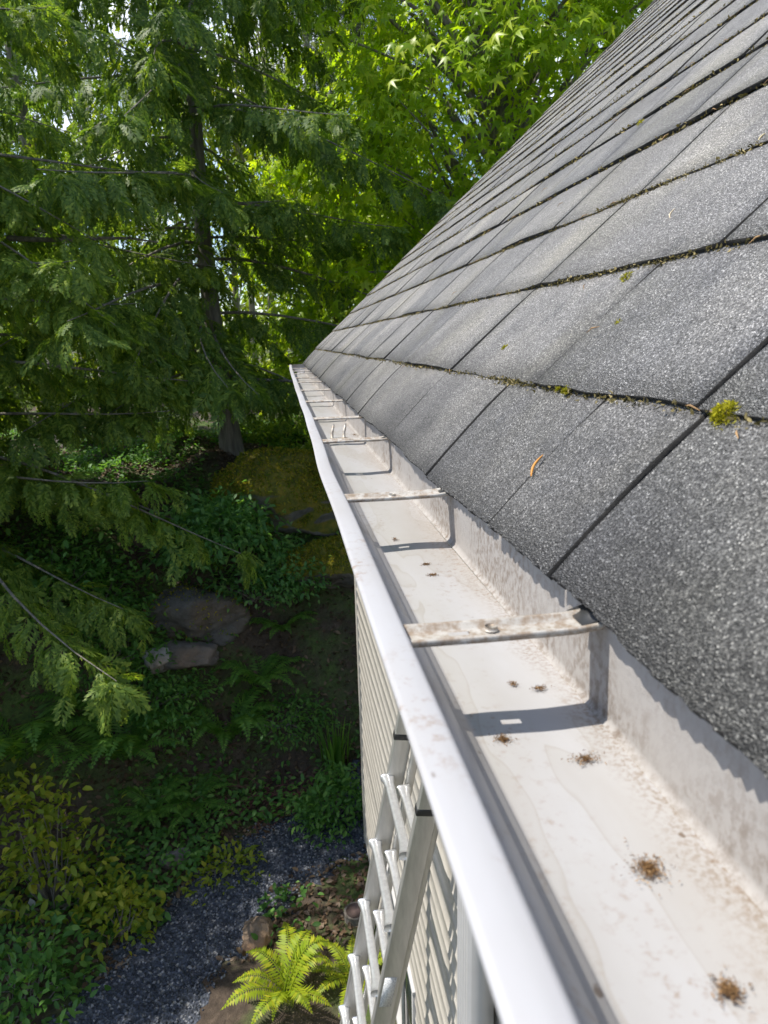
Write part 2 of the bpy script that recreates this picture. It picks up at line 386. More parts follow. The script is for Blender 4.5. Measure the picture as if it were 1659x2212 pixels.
T = np.gradient(pc, axis=0); T /= np.linalg.norm(T, axis=1)[:, None]; Nn = np.stack([-T[:, 1], T[:, 0]], 1)
V = []; nc = 9
for i in range(90):
    for j in range(nc):
        u = j/(nc-1)*2-1; wv = pwi[i]*(1+0.16*math.sin(i*0.7+u*2)+0.1*math.sin(i*1.9))
        p = pc[i]+Nn[i]*u*wv; V.append((p[0], p[1], float(terrain(p[0], p[1]))+0.022-0.02*u*u))
q = [(i*nc+j, i*nc+j+1, (i+1)*nc+j+1, (i+1)*nc+j) for i in range(89) for j in range(nc-1)]
tag(mesh_obj('path', V, [np.array(q)], GRAVEL, smooth=True), 'dark blue-grey gravel path curving round the house corner', 'path', kind='structure')

# scatter tools -----------------------------------------------------------
def rot_from(dirs, ups):
    """matrices with columns (dir, side, normal)"""
    d = dirs/np.linalg.norm(dirs, axis=1)[:, None]
    s = np.cross(ups, d); s /= np.linalg.norm(s, axis=1)[:, None]+1e-9
    n = np.cross(d, s)
    return np.stack([d, s, n], 2)
def scatter(tV, tF, pos, mats, scale):
    k, n = len(pos), len(tV)
    Vv = np.einsum('kij,nj->kni', mats, tV)*np.asarray(scale).reshape(-1, 1, 1) + pos[:, None]
    fs = []
    for f in tF:
        f = np.asarray(f)
        fs.append((f[None]+(np.arange(k)*n)[:, None, None]).reshape(-1, f.shape[1]))
    return Vv.reshape(-1, 3), fs
def rand_dirs(n, r=rng):
    v = r.normal(size=(n, 3)); return v/np.linalg.norm(v, axis=1)[:, None]

# leaf templates
def simple_leaf(w=0.42, fold=0.12):
    V = np.array([(0, 0, 0), (0.3, w*0.42, fold), (0.68, w*0.40, fold*0.8-0.06), (1, 0, -0.18), (0.68, -w*0.40, fold*0.8-0.06), (0.3, -w*0.42, fold), (0.5, 0, -0.02)])
    return V, [np.array([(0, 1, 2, 6), (6, 2, 3, 4), (0, 6, 4, 5)])]
def maple_leaf():
    tips = [(-105, .55), (-52, .92), (0, 1.08), (52, .92), (105, .55)]
    nts = [(-140, .16), (-78, .28), (-26, .34), (26, .34), (78, .28), (140, .16)]
    c = lambda a, l, z: (0.12+l*math.cos(R(a)), l*math.sin(R(a)), z)
    V = [(0.12, 0, 0)] + [c(a, l, -0.02) for a, l in nts] + [c(a, l, -0.28*l) for a, l in tips]
    V += [(-0.35, 0.0, 0.08), (-0.35, 0.02, 0.08)]
    return np.array(V), [np.array([(0, 1+i, 7+i, 2+i) for i in range(5)] + [(0, 12, 13, 0)][:0])]
def frond_flat(n=11, lance=0.034, sub=True, droop=0.35, seed=0, spread=0.42):
    r = np.random.default_rng(seed); V = []; q = []
    def lan(p, a, l, wd, lvl):
        d = np.array([math.cos(a), math.sin(a)]); s = np.array([-d[1], d[0]]); b = len(V)
        for (u, v) in ((0, 0), (0.45, wd), (1, 0), (0.45, -wd)):
            P = p+d*l*u+s*v; V.append((P[0], P[1], -droop*P[0]**2-0.25*P[1]**2*2))
        q.append((b, b+1, b+2, b+3))
    lan(np.array([0., 0]), 0, 1.0, 0.012, 0)
    for i in range(n):
        x = 0.08+0.86*i/n
        for sg in (-1, 1):
            l = spread*(1-x)**0.7*(0.35+1.3*min(x*2.2, 0.5))*r.uniform(.75, 1.2)+0.05; a = sg*R(r.uniform(36, 54))
            p = np.array([x+r.uniform(-.02, .02), 0]); lan(p, a, l, lance, 1)
            if sub:
                d = np.array([math.cos(a), math.sin(a)])
                for u in (0.42,):
                    for s2 in (-1, 1):
                        lan(p+d*l*u, a+s2*R(38), l*0.42*(1.1-u*0.5), lance*0.7, 2)
    return np.array(V), [np.array(q)]

# ------------------------------------------------------------------ house
EX, EZ = 0.161, -0.151        # shingle edge at the eave
CZ, SZ = math.cos(math.atan(0.932)), math.sin(math.atan(0.932))
EXPO = 0.1773
def cs(c): return 0.1435+(c-1)*EXPO if c > 0 else 0.0
Y0, Y1 = -0.7, 5.20
def roof_pt(s, y, n=0.0):
    """s metres up the slope from the eave edge, n off the plane; the first courses sag towards the gutter"""
    n = n - 0.010*max(0.0, (0.16-s)/0.16)**2
    return (EX + s*CZ - n*SZ, y, EZ + s*SZ + n*CZ)
WX = 0.47
house = thing('house', 'cream sided house with a steep grey shingle roof', 'house', (3.6, 2.0, GZ))
ridge_s = 5.0
# roof deck and far slope
mb = MB()
ra = [roof_pt(0.012, 0, -0.004), roof_pt(ridge_s, 0, -0.004), roof_pt(ridge_s, 0, -0.03), roof_pt(0.012, 0, -0.03)]
mb.sweep([(p[0], p[2]) for p in ra], [Y0, Y1-0.006], closed=True)
rx, rz = ra[1][0], ra[1][2]
mb.sweep([(rx+0.002, rz), (rx+4.2, rz-3.9), (rx+4.2, rz-3.93), (rx+0.002, rz-0.03)], [Y0, Y1-0.006], closed=True)
roof = mb.build('roof', plain('roof_deck', (0.022, 0.022, 0.024), 0.9), house)
# shingle tabs: real stepped courses
mb = MB(); r = np.random.default_rng(3)
joints0 = [0.10, 0.395, 0.53, 0.77, 1.075, 1.49]; joints1 = [0.10, 0.403, 0.69, 1.05, 1.45]; joints2 = [0.28, 0.59, 1.02, 1.30]
n_courses = int(ridge_s/EXPO)
buttline = []
for c in range(n_courses):
    js = {0: joints0, 1: joints1, 2: joints2}.get(c)
    off = r.uniform(0, 0.30)
    if js is None: js = [off]
    js = list(js)
    while js[0] > Y0: js.insert(0, js[0]-0.305+r.uniform(-.015, .015))
    while js[-1] < Y1: js.append(js[-1]+0.305+r.uniform(-.02, .02))
    js = [max(Y0, j) for j in js if j < Y1-0.06]; js.append(Y1)
    js = sorted(set(js))
    ph = r.uniform(0, 6)
    for a, bnd in zip(js[:-1], js[1:]):
        if bnd-a < 0.03: continue
        gap = r.uniform(0.0028, 0.0038)
        nu, nv = (10, 6) if c else (int((bnd-a)/0.004)+4, 6)
        lift = r.uniform(.0055, .0135); tilt = r.uniform(-.0012, .0012); sag = r.uniform(-.003, .003)
        us = np.linspace(a+gap, bnd-gap*0.7, nu); base = len(mb.V)
        V = []
        s0 = cs(c); ex_ = cs(c+1)-s0
        for k, y in enumerate(us):
            e = 0.0016*math.sin(y*9+ph)+0.0009*math.sin(y*41+c)+r.uniform(-.0012, .0012)+tilt*(k/(nu-1)-.5)*3
            y_j = y
            for v in range(nv):
                f = v/(nv-1); s = s0+e*(1-f)+f*(ex_+0.035)
                yy = y_j + (0.0013*math.sin(f*7+a*31+ph)+r.uniform(-.0005, .0005) if k in (0, nu-1) else 0)
                V.append(roof_pt(s, yy, 0.0045*min(1, (1-f)*4)+lift*0.55*(1-f)+0.0006+sag*math.sin(k/(nu-1)*3.14)*(1-f)+tilt*(k/(nu-1)-.5)*(1-f)))
        m0 = len(V)
        for k, y in enumerate(us):       # underside of the butt edge
            p = V[k*nv]; th = 0.0070
            V.append((p[0]+th*SZ+0.0006, p[1], p[2]-th*CZ+0.0006))
        qs = []
        for k in range(nu-1):
            for v in range(nv-1): qs.append((k*nv+v, (k+1)*nv+v, (k+1)*nv+v+1, k*nv+v+1))
            qs.append((m0+k, m0+k+1, (k+1)*nv, k*nv))
        # side walls
        mL = len(V)
        for v in range(nv):
            for kk in (0, nu-1):
                p = V[kk*nv+v]; th = 0.0055*min(1, (nv-1-v)*1.0) + 0.0003; V.append((p[0]+th*SZ, p[1], p[2]-th*CZ))
        for v in range(nv-1):
            qs.append((0*nv+v, 0*nv+v+1, mL+2*(v+1), mL+2*v))
            qs.append(((nu-1)*nv+v+1, (nu-1)*nv+v, mL+2*v+1, mL+2*(v+1)+1))
        mb.add(V, [np.array(qs)])
    buttline.append(cs(c))
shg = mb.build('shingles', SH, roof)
shg.data.materials.append(plain('cut_asphalt', (0.018, 0.017, 0.016), 0.95, 0, 0.3, 200, 0.3))
_n = np.zeros(len(shg.data.polygons)*3, np.float32); shg.data.polygons.foreach_get('normal', _n); _n = _n.reshape(-1, 3)
shg.data.polygons.foreach_set('material_index', ((np.abs(_n@np.array([CZ, 0, SZ])) > .6) | (np.abs(_n[:, 1]) > .6)).astype(np.int32))
# fascia, soffit, rake boards
mb = MB(); mb.box(0.1765, 0.196, Y0, Y1-0.05, -0.36, -0.168); bevel(mb.build('fascia', WOOD, house), 0.003)
mb = MB(); mb.box(0.197, WX+0.03, Y0, Y1-0.06, -0.352, -0.345); mb.build('soffit', WOOD, house)
mb = MB(); P = [roof_pt(0.0, 0, -0.032), roof_pt(ridge_s, 0, -0.032), roof_pt(ridge_s, 0, -0.17), roof_pt(0.1, 0, -0.17)]
mb.sweep([(p[0], p[2]) for p in P], [Y1-0.045, Y1-0.012], closed=True); mb.build('rake_board', plain('dark_rake_paint', (0.06, 0.06, 0.065), 0.6), house)
# wall: lap siding, real steps (double 4 inch vinyl)
WTOP, WBOT = -0.353, -4.0
WY0, WY1 = -0.6, 4.86
win = (2.6, 3.5, -3.9, -3.05)
prof = []
z = WTOP
lap = 0.102
while z > WBOT:
    zz = max(z-lap, WBOT); prof += [(WX+0.001, z), (WX-0.010, zz+0.006), (WX-0.0125, zz+0.002), (WX-0.011, zz)]; z = zz
prof_up = [p for p in prof if p[1] >= win[3]-1e-6]; prof_dn = [p for p in prof if p[1] < win[3]-1e-6]
k = len(prof_up)
ys = np.linspace(WY0, WY1-0.09, 40)
wob = lambda y, k_: 0.0022*math.sin(y*2.2+k_*0.11)+0.0012*math.sin(y*5.1+k_*0.31)
mb = MB(); mb.sweep(prof_up+[prof_dn[0]], ys, dx=wob)
mb.sweep(prof_dn, ys[ys < win[0]].tolist()+[win[0]], dx=wob); mb.sweep(prof_dn, [win[1]]+ys[ys > win[1]].tolist(), dx=wob)
mb.box(WX+0.02, 7.0, WY1-0.05, WY1-0.012, WBOT, -0.2); mb.box(6.9, 7.0, WY0, WY1-0.06, WBOT, -0.2)
gab = [(WX+0.02, -0.2), (6.98, -0.2), (rx, rz-0.3)]
mb.sweep(gab, [WY1-0.05, WY1-0.012], closed=True)
wall = mb.build('wall', VINYL, house)
mb = MB(); mb.box(WX-0.018, WX+0.07, WY1-0.088, WY1, WBOT, WTOP); bevel(mb.build('corner_board', VINYL, house), 0.006)
mb = MB(); mb.box(WX+0.01, 6.95, WY0+0.02, WY1-0.02, GZ-0.3, WBOT-0.002); mb.build('foundation', plain('concrete', (0.25, 0.24, 0.23), 0.9), house)
fm = MB()
fw = 0.028
for (a, b_, c_, d_) in ((win[0], win[1], win[3]-fw, win[3]), (win[0], win[1], win[2], win[2]+fw), (win[0], win[0]+fw, win[2]+fw, win[3]-fw), (win[1]-fw, win[1], win[2]+fw, win[3]-fw)):
    fm.box(WX-0.022, WX+0.04, a+0.001, b_-0.001, c_, d_)
window = fm.build('window', WHITE, house); bevel(window, 0.003)
mb = MB(); mb.box(WX+0.012, WX+0.018, win[0]+fw, win[1]-fw, win[2]+fw, win[3]-fw); mb.build('pane', GLASS, window)
mb = MB(); ym = (win[0]+win[1])/2; mb.box(WX-0.005, WX+0.011, ym-0.02, ym+0.02, win[2]+fw, win[3]-fw); mb.build('mullion', WHITE, window)

# ------------------------------------------------------------------ gutter
GB, GF = 0.1725, -0.2146
gutter = thing('gutter', 'long white metal eaves gutter under the shingle edge, speckled with dirt', 'gutter', (0.10, 2.0, GF))
def lipdx(y):
    return float(np.interp(y, [.5, 1.1, 1.7, 2.2, 2.5, 3.0, 3.5, 4.1, 5.1], [0, .002, .0045, .0055, .0040, .0065, .0085, .0105, .022]))-0.0015*math.exp(-((y-.85)/0.15)**2)+0.0007*math.sin(y*5.1)+0.0004*math.sin(y*13)
def lipdz(y): return 0.0018*math.sin(y*2.3+1)+0.001*math.sin(y*6.1)
ys = np.linspace(-0.65, 5.10, 190)
front = [(.0967, GF), (.0930, GF+.0004), (.0924, GF+.0035), (.0850, GF+.0055), (.0815, GF+.016), (.074, GF+.022), (.060, GF+.029), (.050, GF+.040), (.046, GF+.050), (.0445, GF+.0585)]
fl = [(GB-0.004-i*(GB-0.004-0.0967)/6, GF) for i in range(7)]
back = [(GB, -0.146), (GB, -0.17), (GB, -0.19), (GB, GF+.006), (GB-0.001, GF+.0025), (GB-0.004, GF)]
nb = 0
prof = fl + front[1:]
def tdx(y, k):
    f = max(0, (k-6))/8.0
    return lipdx(y)*f
def tdz(y, k): return (0.0006*math.sin(y*7+k)+lipdz(y)*max(0, (k-6))/8.0)
mb = MB(); mb.sweep(prof, ys, dx=tdx, dz=tdz)
tr = mb.build('trough', GUT, gutter)
mb = MB(); mb.sweep(back, ys, dx=lambda y, k: 0.0008*math.sin(y*5+k)*(k < 4)); mb.build('back_flange', BACK, gutter, smooth=True)
lp = [(.0445, -.1565), (.0425, -.1578), (.0408, -.1566), (.0405, -.1552), (.0414, -.1541), (.0435, -.1537), (.0500, -.1536), (.0555, -.1538), (.0575, -.1545), (.0583, -.1562), (.0580, -.1640), (.0572, -.1640), (.0570, -.1575), (.0550, -.1558)]
mb = MB(); mb.sweep(lp, ys, dx=lambda y, k: lipdx(y), dz=lambda y, k: lipdz(y), closed=True); mb.build('front_lip', LIP, gutter)
# end cap
mb = MB(); cap = [(x+tdx(5.1, 14), z) for x, z in ((GB, -0.150), (GB, GF), (.0967, GF), (.086, GF+.014), (.060, GF+.029), (.0445, GF+.0585), (.0445, -0.1545))]
mb.sweep(cap, [5.10, 5.103], closed=True); mb.build('end_cap', LIP, gutter)

# hangers
HY = [0.346, 0.697, 1.124, 1.466, 1.91, 2.38, 2.855, 3.235, 3.67, 4.03, 4.45]
def strap_profile():      # across Y: shallow channel with a rib at each side
    return [(-.0118, .0000), (-.0118, .0030), (-.0105, .0040), (-.0085, .0012), (-.0020, .0010), (.0024, .0010), (.0062, .0014), (.0075, .0042), (.0098, .0046), (.0118, .0034), (.0118, .0000)]
def make_hanger(hy):
    sp = strap_profile(); x0 = .056 + lipdx(hy)
    xs = [x0-.001, x0+.004, x0+.010, 0.083, 0.084, 0.089, 0.096, 0.100, 0.104, .120, .140, .154, .163, .1695]
    V = []; n = len(sp); sk = R(random.uniform(-1.5, 1.5)); bow = random.uniform(-.001, .002)
    lo = {3: 1, 4: 1}
    for i, x in enumerate(xs):
        for (y, z) in sp:
            zz = -0.1610 + z + bow*math.sin((x-x0)/0.11*3.14)
            if i >= 11: zz += (x-0.154)*0.10
            V.append((x, hy+y+(x-.11)*sk, zz))
    q = []
    for i in range(len(xs)-1):
        for k_ in range(n-1):
            if 4 <= i <= 5 and k_ == 4: continue          # slot
            q.append((i*n+k_, (i+1)*n+k_, (i+1)*n+k_+1, i*n+k_+1))
        q.append((i*n+n-1, (i+1)*n+n-1, (i+1)*n, i*n)) if not (4 <= i <= 5) else None
    # narrower slot: fill partly on both sides of the open strip
    mb = MB(); mb.add(V, [np.array(q)])
    h = mb.build('hanger', STRAP, gutter)
    # back clip: bent plate turned up against the flange, its shade under the shingles coloured black, with its screw
    mb = MB(); mb.obox((.1690, hy+.001, -.1545), (.0095, -.002, .0042), (0, .0116, 0), (-.0004, 0, .0007)); mb.build('clip', BLACK, h)
    mb = MB(); mb.tube([(.1085, hy+.0005, -0.1595), (.1085, hy+.0005, -0.1573)], [.0042, .0034], 10); mb.build('screw', STRAP, h)
    mb = MB(); mb.box(x0-.006, x0+.0015, hy-.0105, hy+.0105, -0.1610, -0.1590); mb.build('hook', STRAP, h)
for hy in HY: make_hanger(hy)

# downspout (fluted, on the wall beside the ladder)
DY0, DY1 = 1.36, 1.475
fl_y = np.linspace(DY0, DY1, 31); prof = []
for i, y in enumerate(fl_y): prof.append((WX-0.082-(0.009 if (i//2) % 3 else 0.0), y))
outl = prof+[(WX-0.022, DY1), (WX-0.022, DY0)]
V = []; zs = [-0.40, -1.2, -2.2, -3.2, -4.05]
for z_ in zs: V += [(x, y, z_) for x, y in outl]
n = len(outl); q = [(i*n+j, i*n+(j+1) % n, (i+1)*n+(j+1) % n, (i+1)*n+j) for i in range(len(zs)-1) for j in range(n)]
ds = mesh_obj('downspout', V, [np.array(q)], WHITE, gutter)
mb = MB(); mb.tube([(0.13, 1.418, GF-0.004), (0.13, 1.418, -0.27), (0.20, 1.418, -0.36), (WX-0.055, 1.418, -0.42)], 0.034, 12); mb.build('elbow', WHITE, ds)
for z_ in (-1.05, -2.9):
    mb = MB(); mb.box(WX-0.092, WX-0.018, DY0-0.004, DY1+0.004, z_, z_+0.025); mb.build('strap', WHITE, ds)

# ------------------------------------------------------------------ ladder
LS = np.array([0.158, -0.132, 1.0]); LS /= np.linalg.norm(LS)             # up the rails
LN = np.cross([0, 1.0, 0], LS); LN /= np.linalg.norm(LN)                   # towards the wall
LW = np.cross(LS, LN)
def lad(zq, off): return np.array([0.340, 0, -1.619]) + LS*((zq+1.619)/LS[2]) + LN*off
LYN, LYF = 1.845, 2.27
ladder = thing('ladder', 'aluminium extension ladder leaning on the siding below the gutter', 'ladder', (-0.55, 2.25, GZ))
def rail(y, ztop, off, wd, dp):
    a = lad(GZ+0.03, off); b_ = lad(ztop, off); c = (a+b_)/2; c[1] += y; b_[1] += y
    mb = MB(); L = np.linalg.norm(b_-a)/2
    # C-channel: web and two flanges
    mb.obox(c, LS*L, LW*wd, LN*dp)
    o = mb.build('rail', ALU, ladder); bevel(o, 0.006, 3)
    return o, b_
for (y, sgn) in ((LYN, 1), (LYF, -1)):
    r1, top = rail(y, -1.43, 0.0, 0.014, 0.034)
    mb = MB(); mb.obox(top+LS*0.002, LS*0.014, LW*0.0165, LN*0.0365); bevel(mb.build('end_cap', BLACK, r1), 0.005)
    r2, top2 = rail(y+0.034*sgn, -1.28, 0.050, 0.011, 0.015)
    mb = MB(); p = lad(GZ+0.03, 0); p[1] += y; mb.obox(p, LS*0.03, np.array([0, 0.03, 0]), LN*0.05); bevel(mb.build('rubber_foot', BLACK, r1), 0.008)
def rung(zq, off, y0, y1):
    c = lad(zq, off)
    ysr = [y0, y0+0.012, y0+0.035, y0+0.07, (y0+y1)/2, y1-0.07, y1-0.035, y1-0.012, y1]
    sx = [1.7, 1.55, 1.2, 1.0, 1.0, 1.0, 1.2, 1.55, 1.7]
    V = []; th = np.linspace(0, 2*np.pi, 16, endpoint=False); n = 16
    for y, s_ in zip(ysr, sx):
        for a in th:
            u, v = math.cos(a), math.sin(a)
            ex = np.sign(u)*abs(u)**0.6*0.0165*s_; ez = np.sign(v)*abs(v)**0.6*0.012*(1+(s_-1)*0.5)
            V.append(c+np.array([ex, y, ez]))
    q = [(i*n+j, i*n+(j+1) % n, (i+1)*n+(j+1) % n, (i+1)*n+j) for i in range(len(ysr)-1) for j in range(n)]
    mesh_obj('rung', V, [np.array(q), np.arange(n)[None], (np.arange(n)[::-1]+(len(ysr)-1)*n)[None]], RUNG, ladder, smooth=True)
zq = -1.619
while zq > GZ+0.2:
    rung(zq, -0.030, LYN+0.004, LYF-0.004); zq -= 0.315
zq = -1.635
while zq > GZ+0.5:
    rung(zq, 0.026, LYN+0.050, LYF-0.050); zq -= 0.315
# paper sticker on the near rail
STK, _t2, _b2 = new_mat('paper_sticker')
_co = obj_co(_t2); _wv = N(_t2, 'ShaderNodeTexNoise'); _wv.inputs['Scale'].default_value = 420; _t2.links.new(_co, _wv.inputs['Vector'])
_t2.links.new(ramp(_t2, _wv.outputs['Fac'], [(0.47, (0.8, 0.8, 0.78)), (0.56, (0.35, 0.35, 0.36))]), _b2.inputs['Base Color'])
mb = MB(); mb.obox(lad(-2.22, -0.002)+np.array([0, LYN, 0])-LW*0.0147, LS*0.075, LW*0.0003, LN*0.022); mb.build('sticker', STK, ladder)

# ------------------------------------------------------------------ gutter debris and roof bits
def clump(name, label, cat, pos, rad, n, mat, L=0.006, flat=0.35, group=None, thin=0.12, seed=0, nrm=(0, 0, 1), ell=(1, 1), soft=0):
    r = np.random.default_rng(seed); nrm = np.array(nrm, float)
    a = np.array([0, 1.0, 0]); bb = np.cross(a, nrm)
    rr = rad*(np.sqrt(r.random(n)) if soft < .5 else np.abs(r.normal(0, .62, n)))*np.where(r.random(n) < .15, 1.35, 1)*(1+.35*np.sin(np.arange(n)*.013+seed)); th = r.uniform(0, 6.28, n)
    pos = np.array(pos, float)
    ht = rad*flat*np.sqrt(np.clip(1-(rr/rad)**2, 0, 1))*r.random(n)
    P = pos + (rr*np.cos(th)*ell[0])[:, None]*a + (rr*np.sin(th)*ell[1])[:, None]*bb + ht[:, None]*nrm + nrm*0.0012
    d = rand_dirs(n, r); d = d-nrm*(d@nrm)[:, None]*0.6
    tV, tF = simple_leaf(thin*2.2, 0.1)
    V, Fs = scatter(tV, tF, P, rot_from(d, rand_dirs(n, r)), L*r.uniform(.5, 1.3, n))
    o = mesh_obj(name, V, Fs, mat, None, pos); return tag(o, label, cat, group)
def floor_at(px, py):
    d = ray(px, py); return d*(GF/d[2])
def roof_at(px, py, n=0.006):
    d = ray(px, py); nn = np.array([-SZ, 0, CZ]); p0 = np.array(roof_pt(0.3, 0, n)); return d*(p0.dot(nn)/d.dot(nn))
G1 = 'dirt clumps on the gutter floor'
for i, (px, py, rad, n, lab, el) in enumerate([
    (1400, 1880, 0.0068, 420, 'largest round brown dirt clump on the near gutter floor', (1, 1)),
    (1265, 1642, 0.0055, 160, 'wispy olive dirt clump midway along the near gutter floor', (.7, 1.4)),
    (1085, 1600, 0.0042, 170, 'reddish dirt clump just in front of the near strap shadow', (1, 1)),
    (1572, 2145, 0.0055, 260, 'soft brown dirt clump nearest the bottom edge of the photo', (1, 1)),
    (920, 1221, 0.0045, 110, 'upper of two brown clumps between the two nearest straps', (.7, 1.3)),
    (935, 1244, 0.0050, 130, 'lower of two brown clumps between the two nearest straps', (.7, 1.3)),
    (1165, 1490, 0.0055, 90, 'streaky brown clump behind the near strap shadow', (.6, 1.5)),
    (1108, 1480, 0.0030, 60, 'tiny brown clump left of the streaky one behind the near strap shadow', (1, 1)),
    (853, 1167, 0.0045, 60, 'thin dry tuft just past the second strap', (1.2, .6)),
    (765, 940, 0.0120, 120, 'brown leaf litter heap beside the bent clip', (1.6, .8))]):
    clump('dirt_clump', lab, 'dirt clump', floor_at(px, py), rad*0.9, int(n*1.6), DIRT, 0.0017, 0.10, G1, 0.12, 30+i, ell=el, soft=1)
# loose metal clip with two upturned prongs, lying past the third strap
p = floor_at(733, 949)
lc = thing('metal_clip', 'loose bent metal clip with two upright prongs lying in the gutter', 'metal clip', p)
mb = MB(); mb.obox(p+np.array([0, 0, .0022]), (.020, .003, 0), (-.0016, .010, 0), (0, 0, .0009)); bevel(mb.build('plate', STRAP, lc), 0.0006)
for sx in (-.016, .011):
    mb = MB(); mb.tube([p+np.array([sx, 0.002, .003]), p+np.array([sx, .004, .014]), p+np.array([sx+.004, .012, .026]), p+np.array([sx+.006, .020, .032])], [.0034, .0036, .003, .0018], 8)
    mb.build('prong', STRAP, lc, smooth=True)
# needles and leaves on the shingles
def needle(name, label, cat, p0, p1, mat, wd=0.0011, up=0.0015):
    p0 = np.array(p0); p1 = np.array(p1); nn = np.array([-SZ, 0, CZ]); L = np.linalg.norm(p1-p0)
    side = np.cross(nn, p1-p0); side /= np.linalg.norm(side)
    pts = [p0+(p1-p0)*t+nn*(up+0.12*L*math.sin(3.14*t)*0.4)+side*L*0.10*math.sin(3.14*t) for t in np.linspace(0, 1, 9)]
    mb = MB(); mb.tube(pts, [wd*x for x in (.35, .8, 1, 1.05, 1.05, 1, .9, .7, .3)], 7)
    return tag(mb.build(name, mat, None, p0, True), label, cat)
needle('conifer_needle', 'curved orange dead needle on the first shingle row', 'needle', roof_at(1150, 1032), roof_at(1176, 985), NEEDLE, 0.0011)
needle('conifer_needle', 'fresh yellow-green needle on the second shingle row near the right edge', 'needle', roof_at(1590, 800), roof_at(1614, 776), GREENNEEDLE, 0.0009)
needle('conifer_needle', 'short pale needle on the third shingle row', 'needle', roof_at(1450, 475), roof_at(1460, 452), plain('pale_needle', (0.55, 0.45, 0.30), 0.6), 0.0007)
needle('conifer_needle', 'thin tan needle at the upper right of the roof', 'needle', roof_at(1640, 305), roof_at(1655, 290), plain('tan_needle', (0.6, 0.5, 0.28), 0.6), 0.0009)
nrm = (-SZ, 0, CZ)
G2 = 'moss tufts on the shingles'
for i, (px, py, rad, n, lab) in enumerate([
    (1573, 895, .0078, 700, 'largest bright yellow moss cushion under the second shingle row'),
    (1228, 846, .0042, 260, 'small round yellow moss tuft left of the biggest cushion'),
    (1211, 840, .0028, 120, 'tiny green moss tuft touching the small yellow tuft'),
    (1338, 700, .0030, 120, 'lone yellow moss speck in the middle of the second shingle row'),
    (1090, 752, .0030, 80, 'faint green moss speck farther along the second shingle row'),
    (1355, 600, .0050, 130, 'yellow moss tuft at the foot of the third shingle row'),
    (1385, 268, .0090, 120, 'yellow moss tuft high on the roof')]):
    clump('moss_tuft', lab, 'moss', roof_at(px, py), rad, n, MOSS, 0.0034, 0.8, G2, 0.14, 60+i, nrm, (1.2, 1))
# old moss and grit caught along the butt lines: uncountable
r = np.random.default_rng(11); P = []; S = []
for c in range(1, 26):
    nseg = int(5200 if c < 4 else 1500)
    y = r.uniform(0.1, Y1, nseg) if c > 3 else 0.15+ (Y1-0.15)*r.random(nseg)**1.7
    dens = np.array([0.5+0.5*math.sin(v*7.3+c*2.1)*math.sin(v*17.1+c) for v in y]); keep = r.random(nseg) < dens**1.3*.9+0.15
    for yy in y[keep]:
        P.append(roof_pt(cs(c)-abs(r.normal(0, .0032))-0.0002, yy, 0.0050+r.random()*0.0055)); S.append(r.uniform(.0012, .0050)*(1 if c < 4 else 2.0))
P = np.array(P); n = len(P); tV, tF = simple_leaf(0.55, 0.2)
V, Fs = scatter(tV, tF, P, rot_from(rand_dirs(n, r), rand_dirs(n, r)), np.array(S))
tag(mesh_obj('moss_growth', V, Fs, MOSSD), 'brown and olive moss grit caught along the shingle edges', 'moss', kind='stuff')

# dry needles and seed scales lying along the rows: uncountable
r = np.random.default_rng(21); mb = MB()
for k in range(240):
    c = int(r.integers(1, 16)); y = .25+4.7*r.random()**1.5; s_ = cs(c)-abs(r.normal(0, .006)) if r.random() < .75 else cs(c)+r.uniform(.01, .16)
    on = s_ < cs(c); a = np.array(roof_pt(s_, y, .0085 if on else .0165)); an = r.normal(0, .5); L = r.uniform(.007, .020)*(1 if c < 3 else 1.4)
    dv = np.array([math.sin(an)*CZ, math.cos(an), math.sin(an)*SZ])*L; up_ = np.array([-SZ, 0, CZ])*L*.12
    mb.tube([a-dv*.5, a+up_, a+dv*.5], [.0003, .0007, .0003], 4, False)
tag(mb.build('needle_litter', plain('old_needles', (0.30, 0.18, 0.08), 0.7, 0, .5, 60)), 'dry brown needles scattered along the shingle rows', 'needles', kind='stuff')

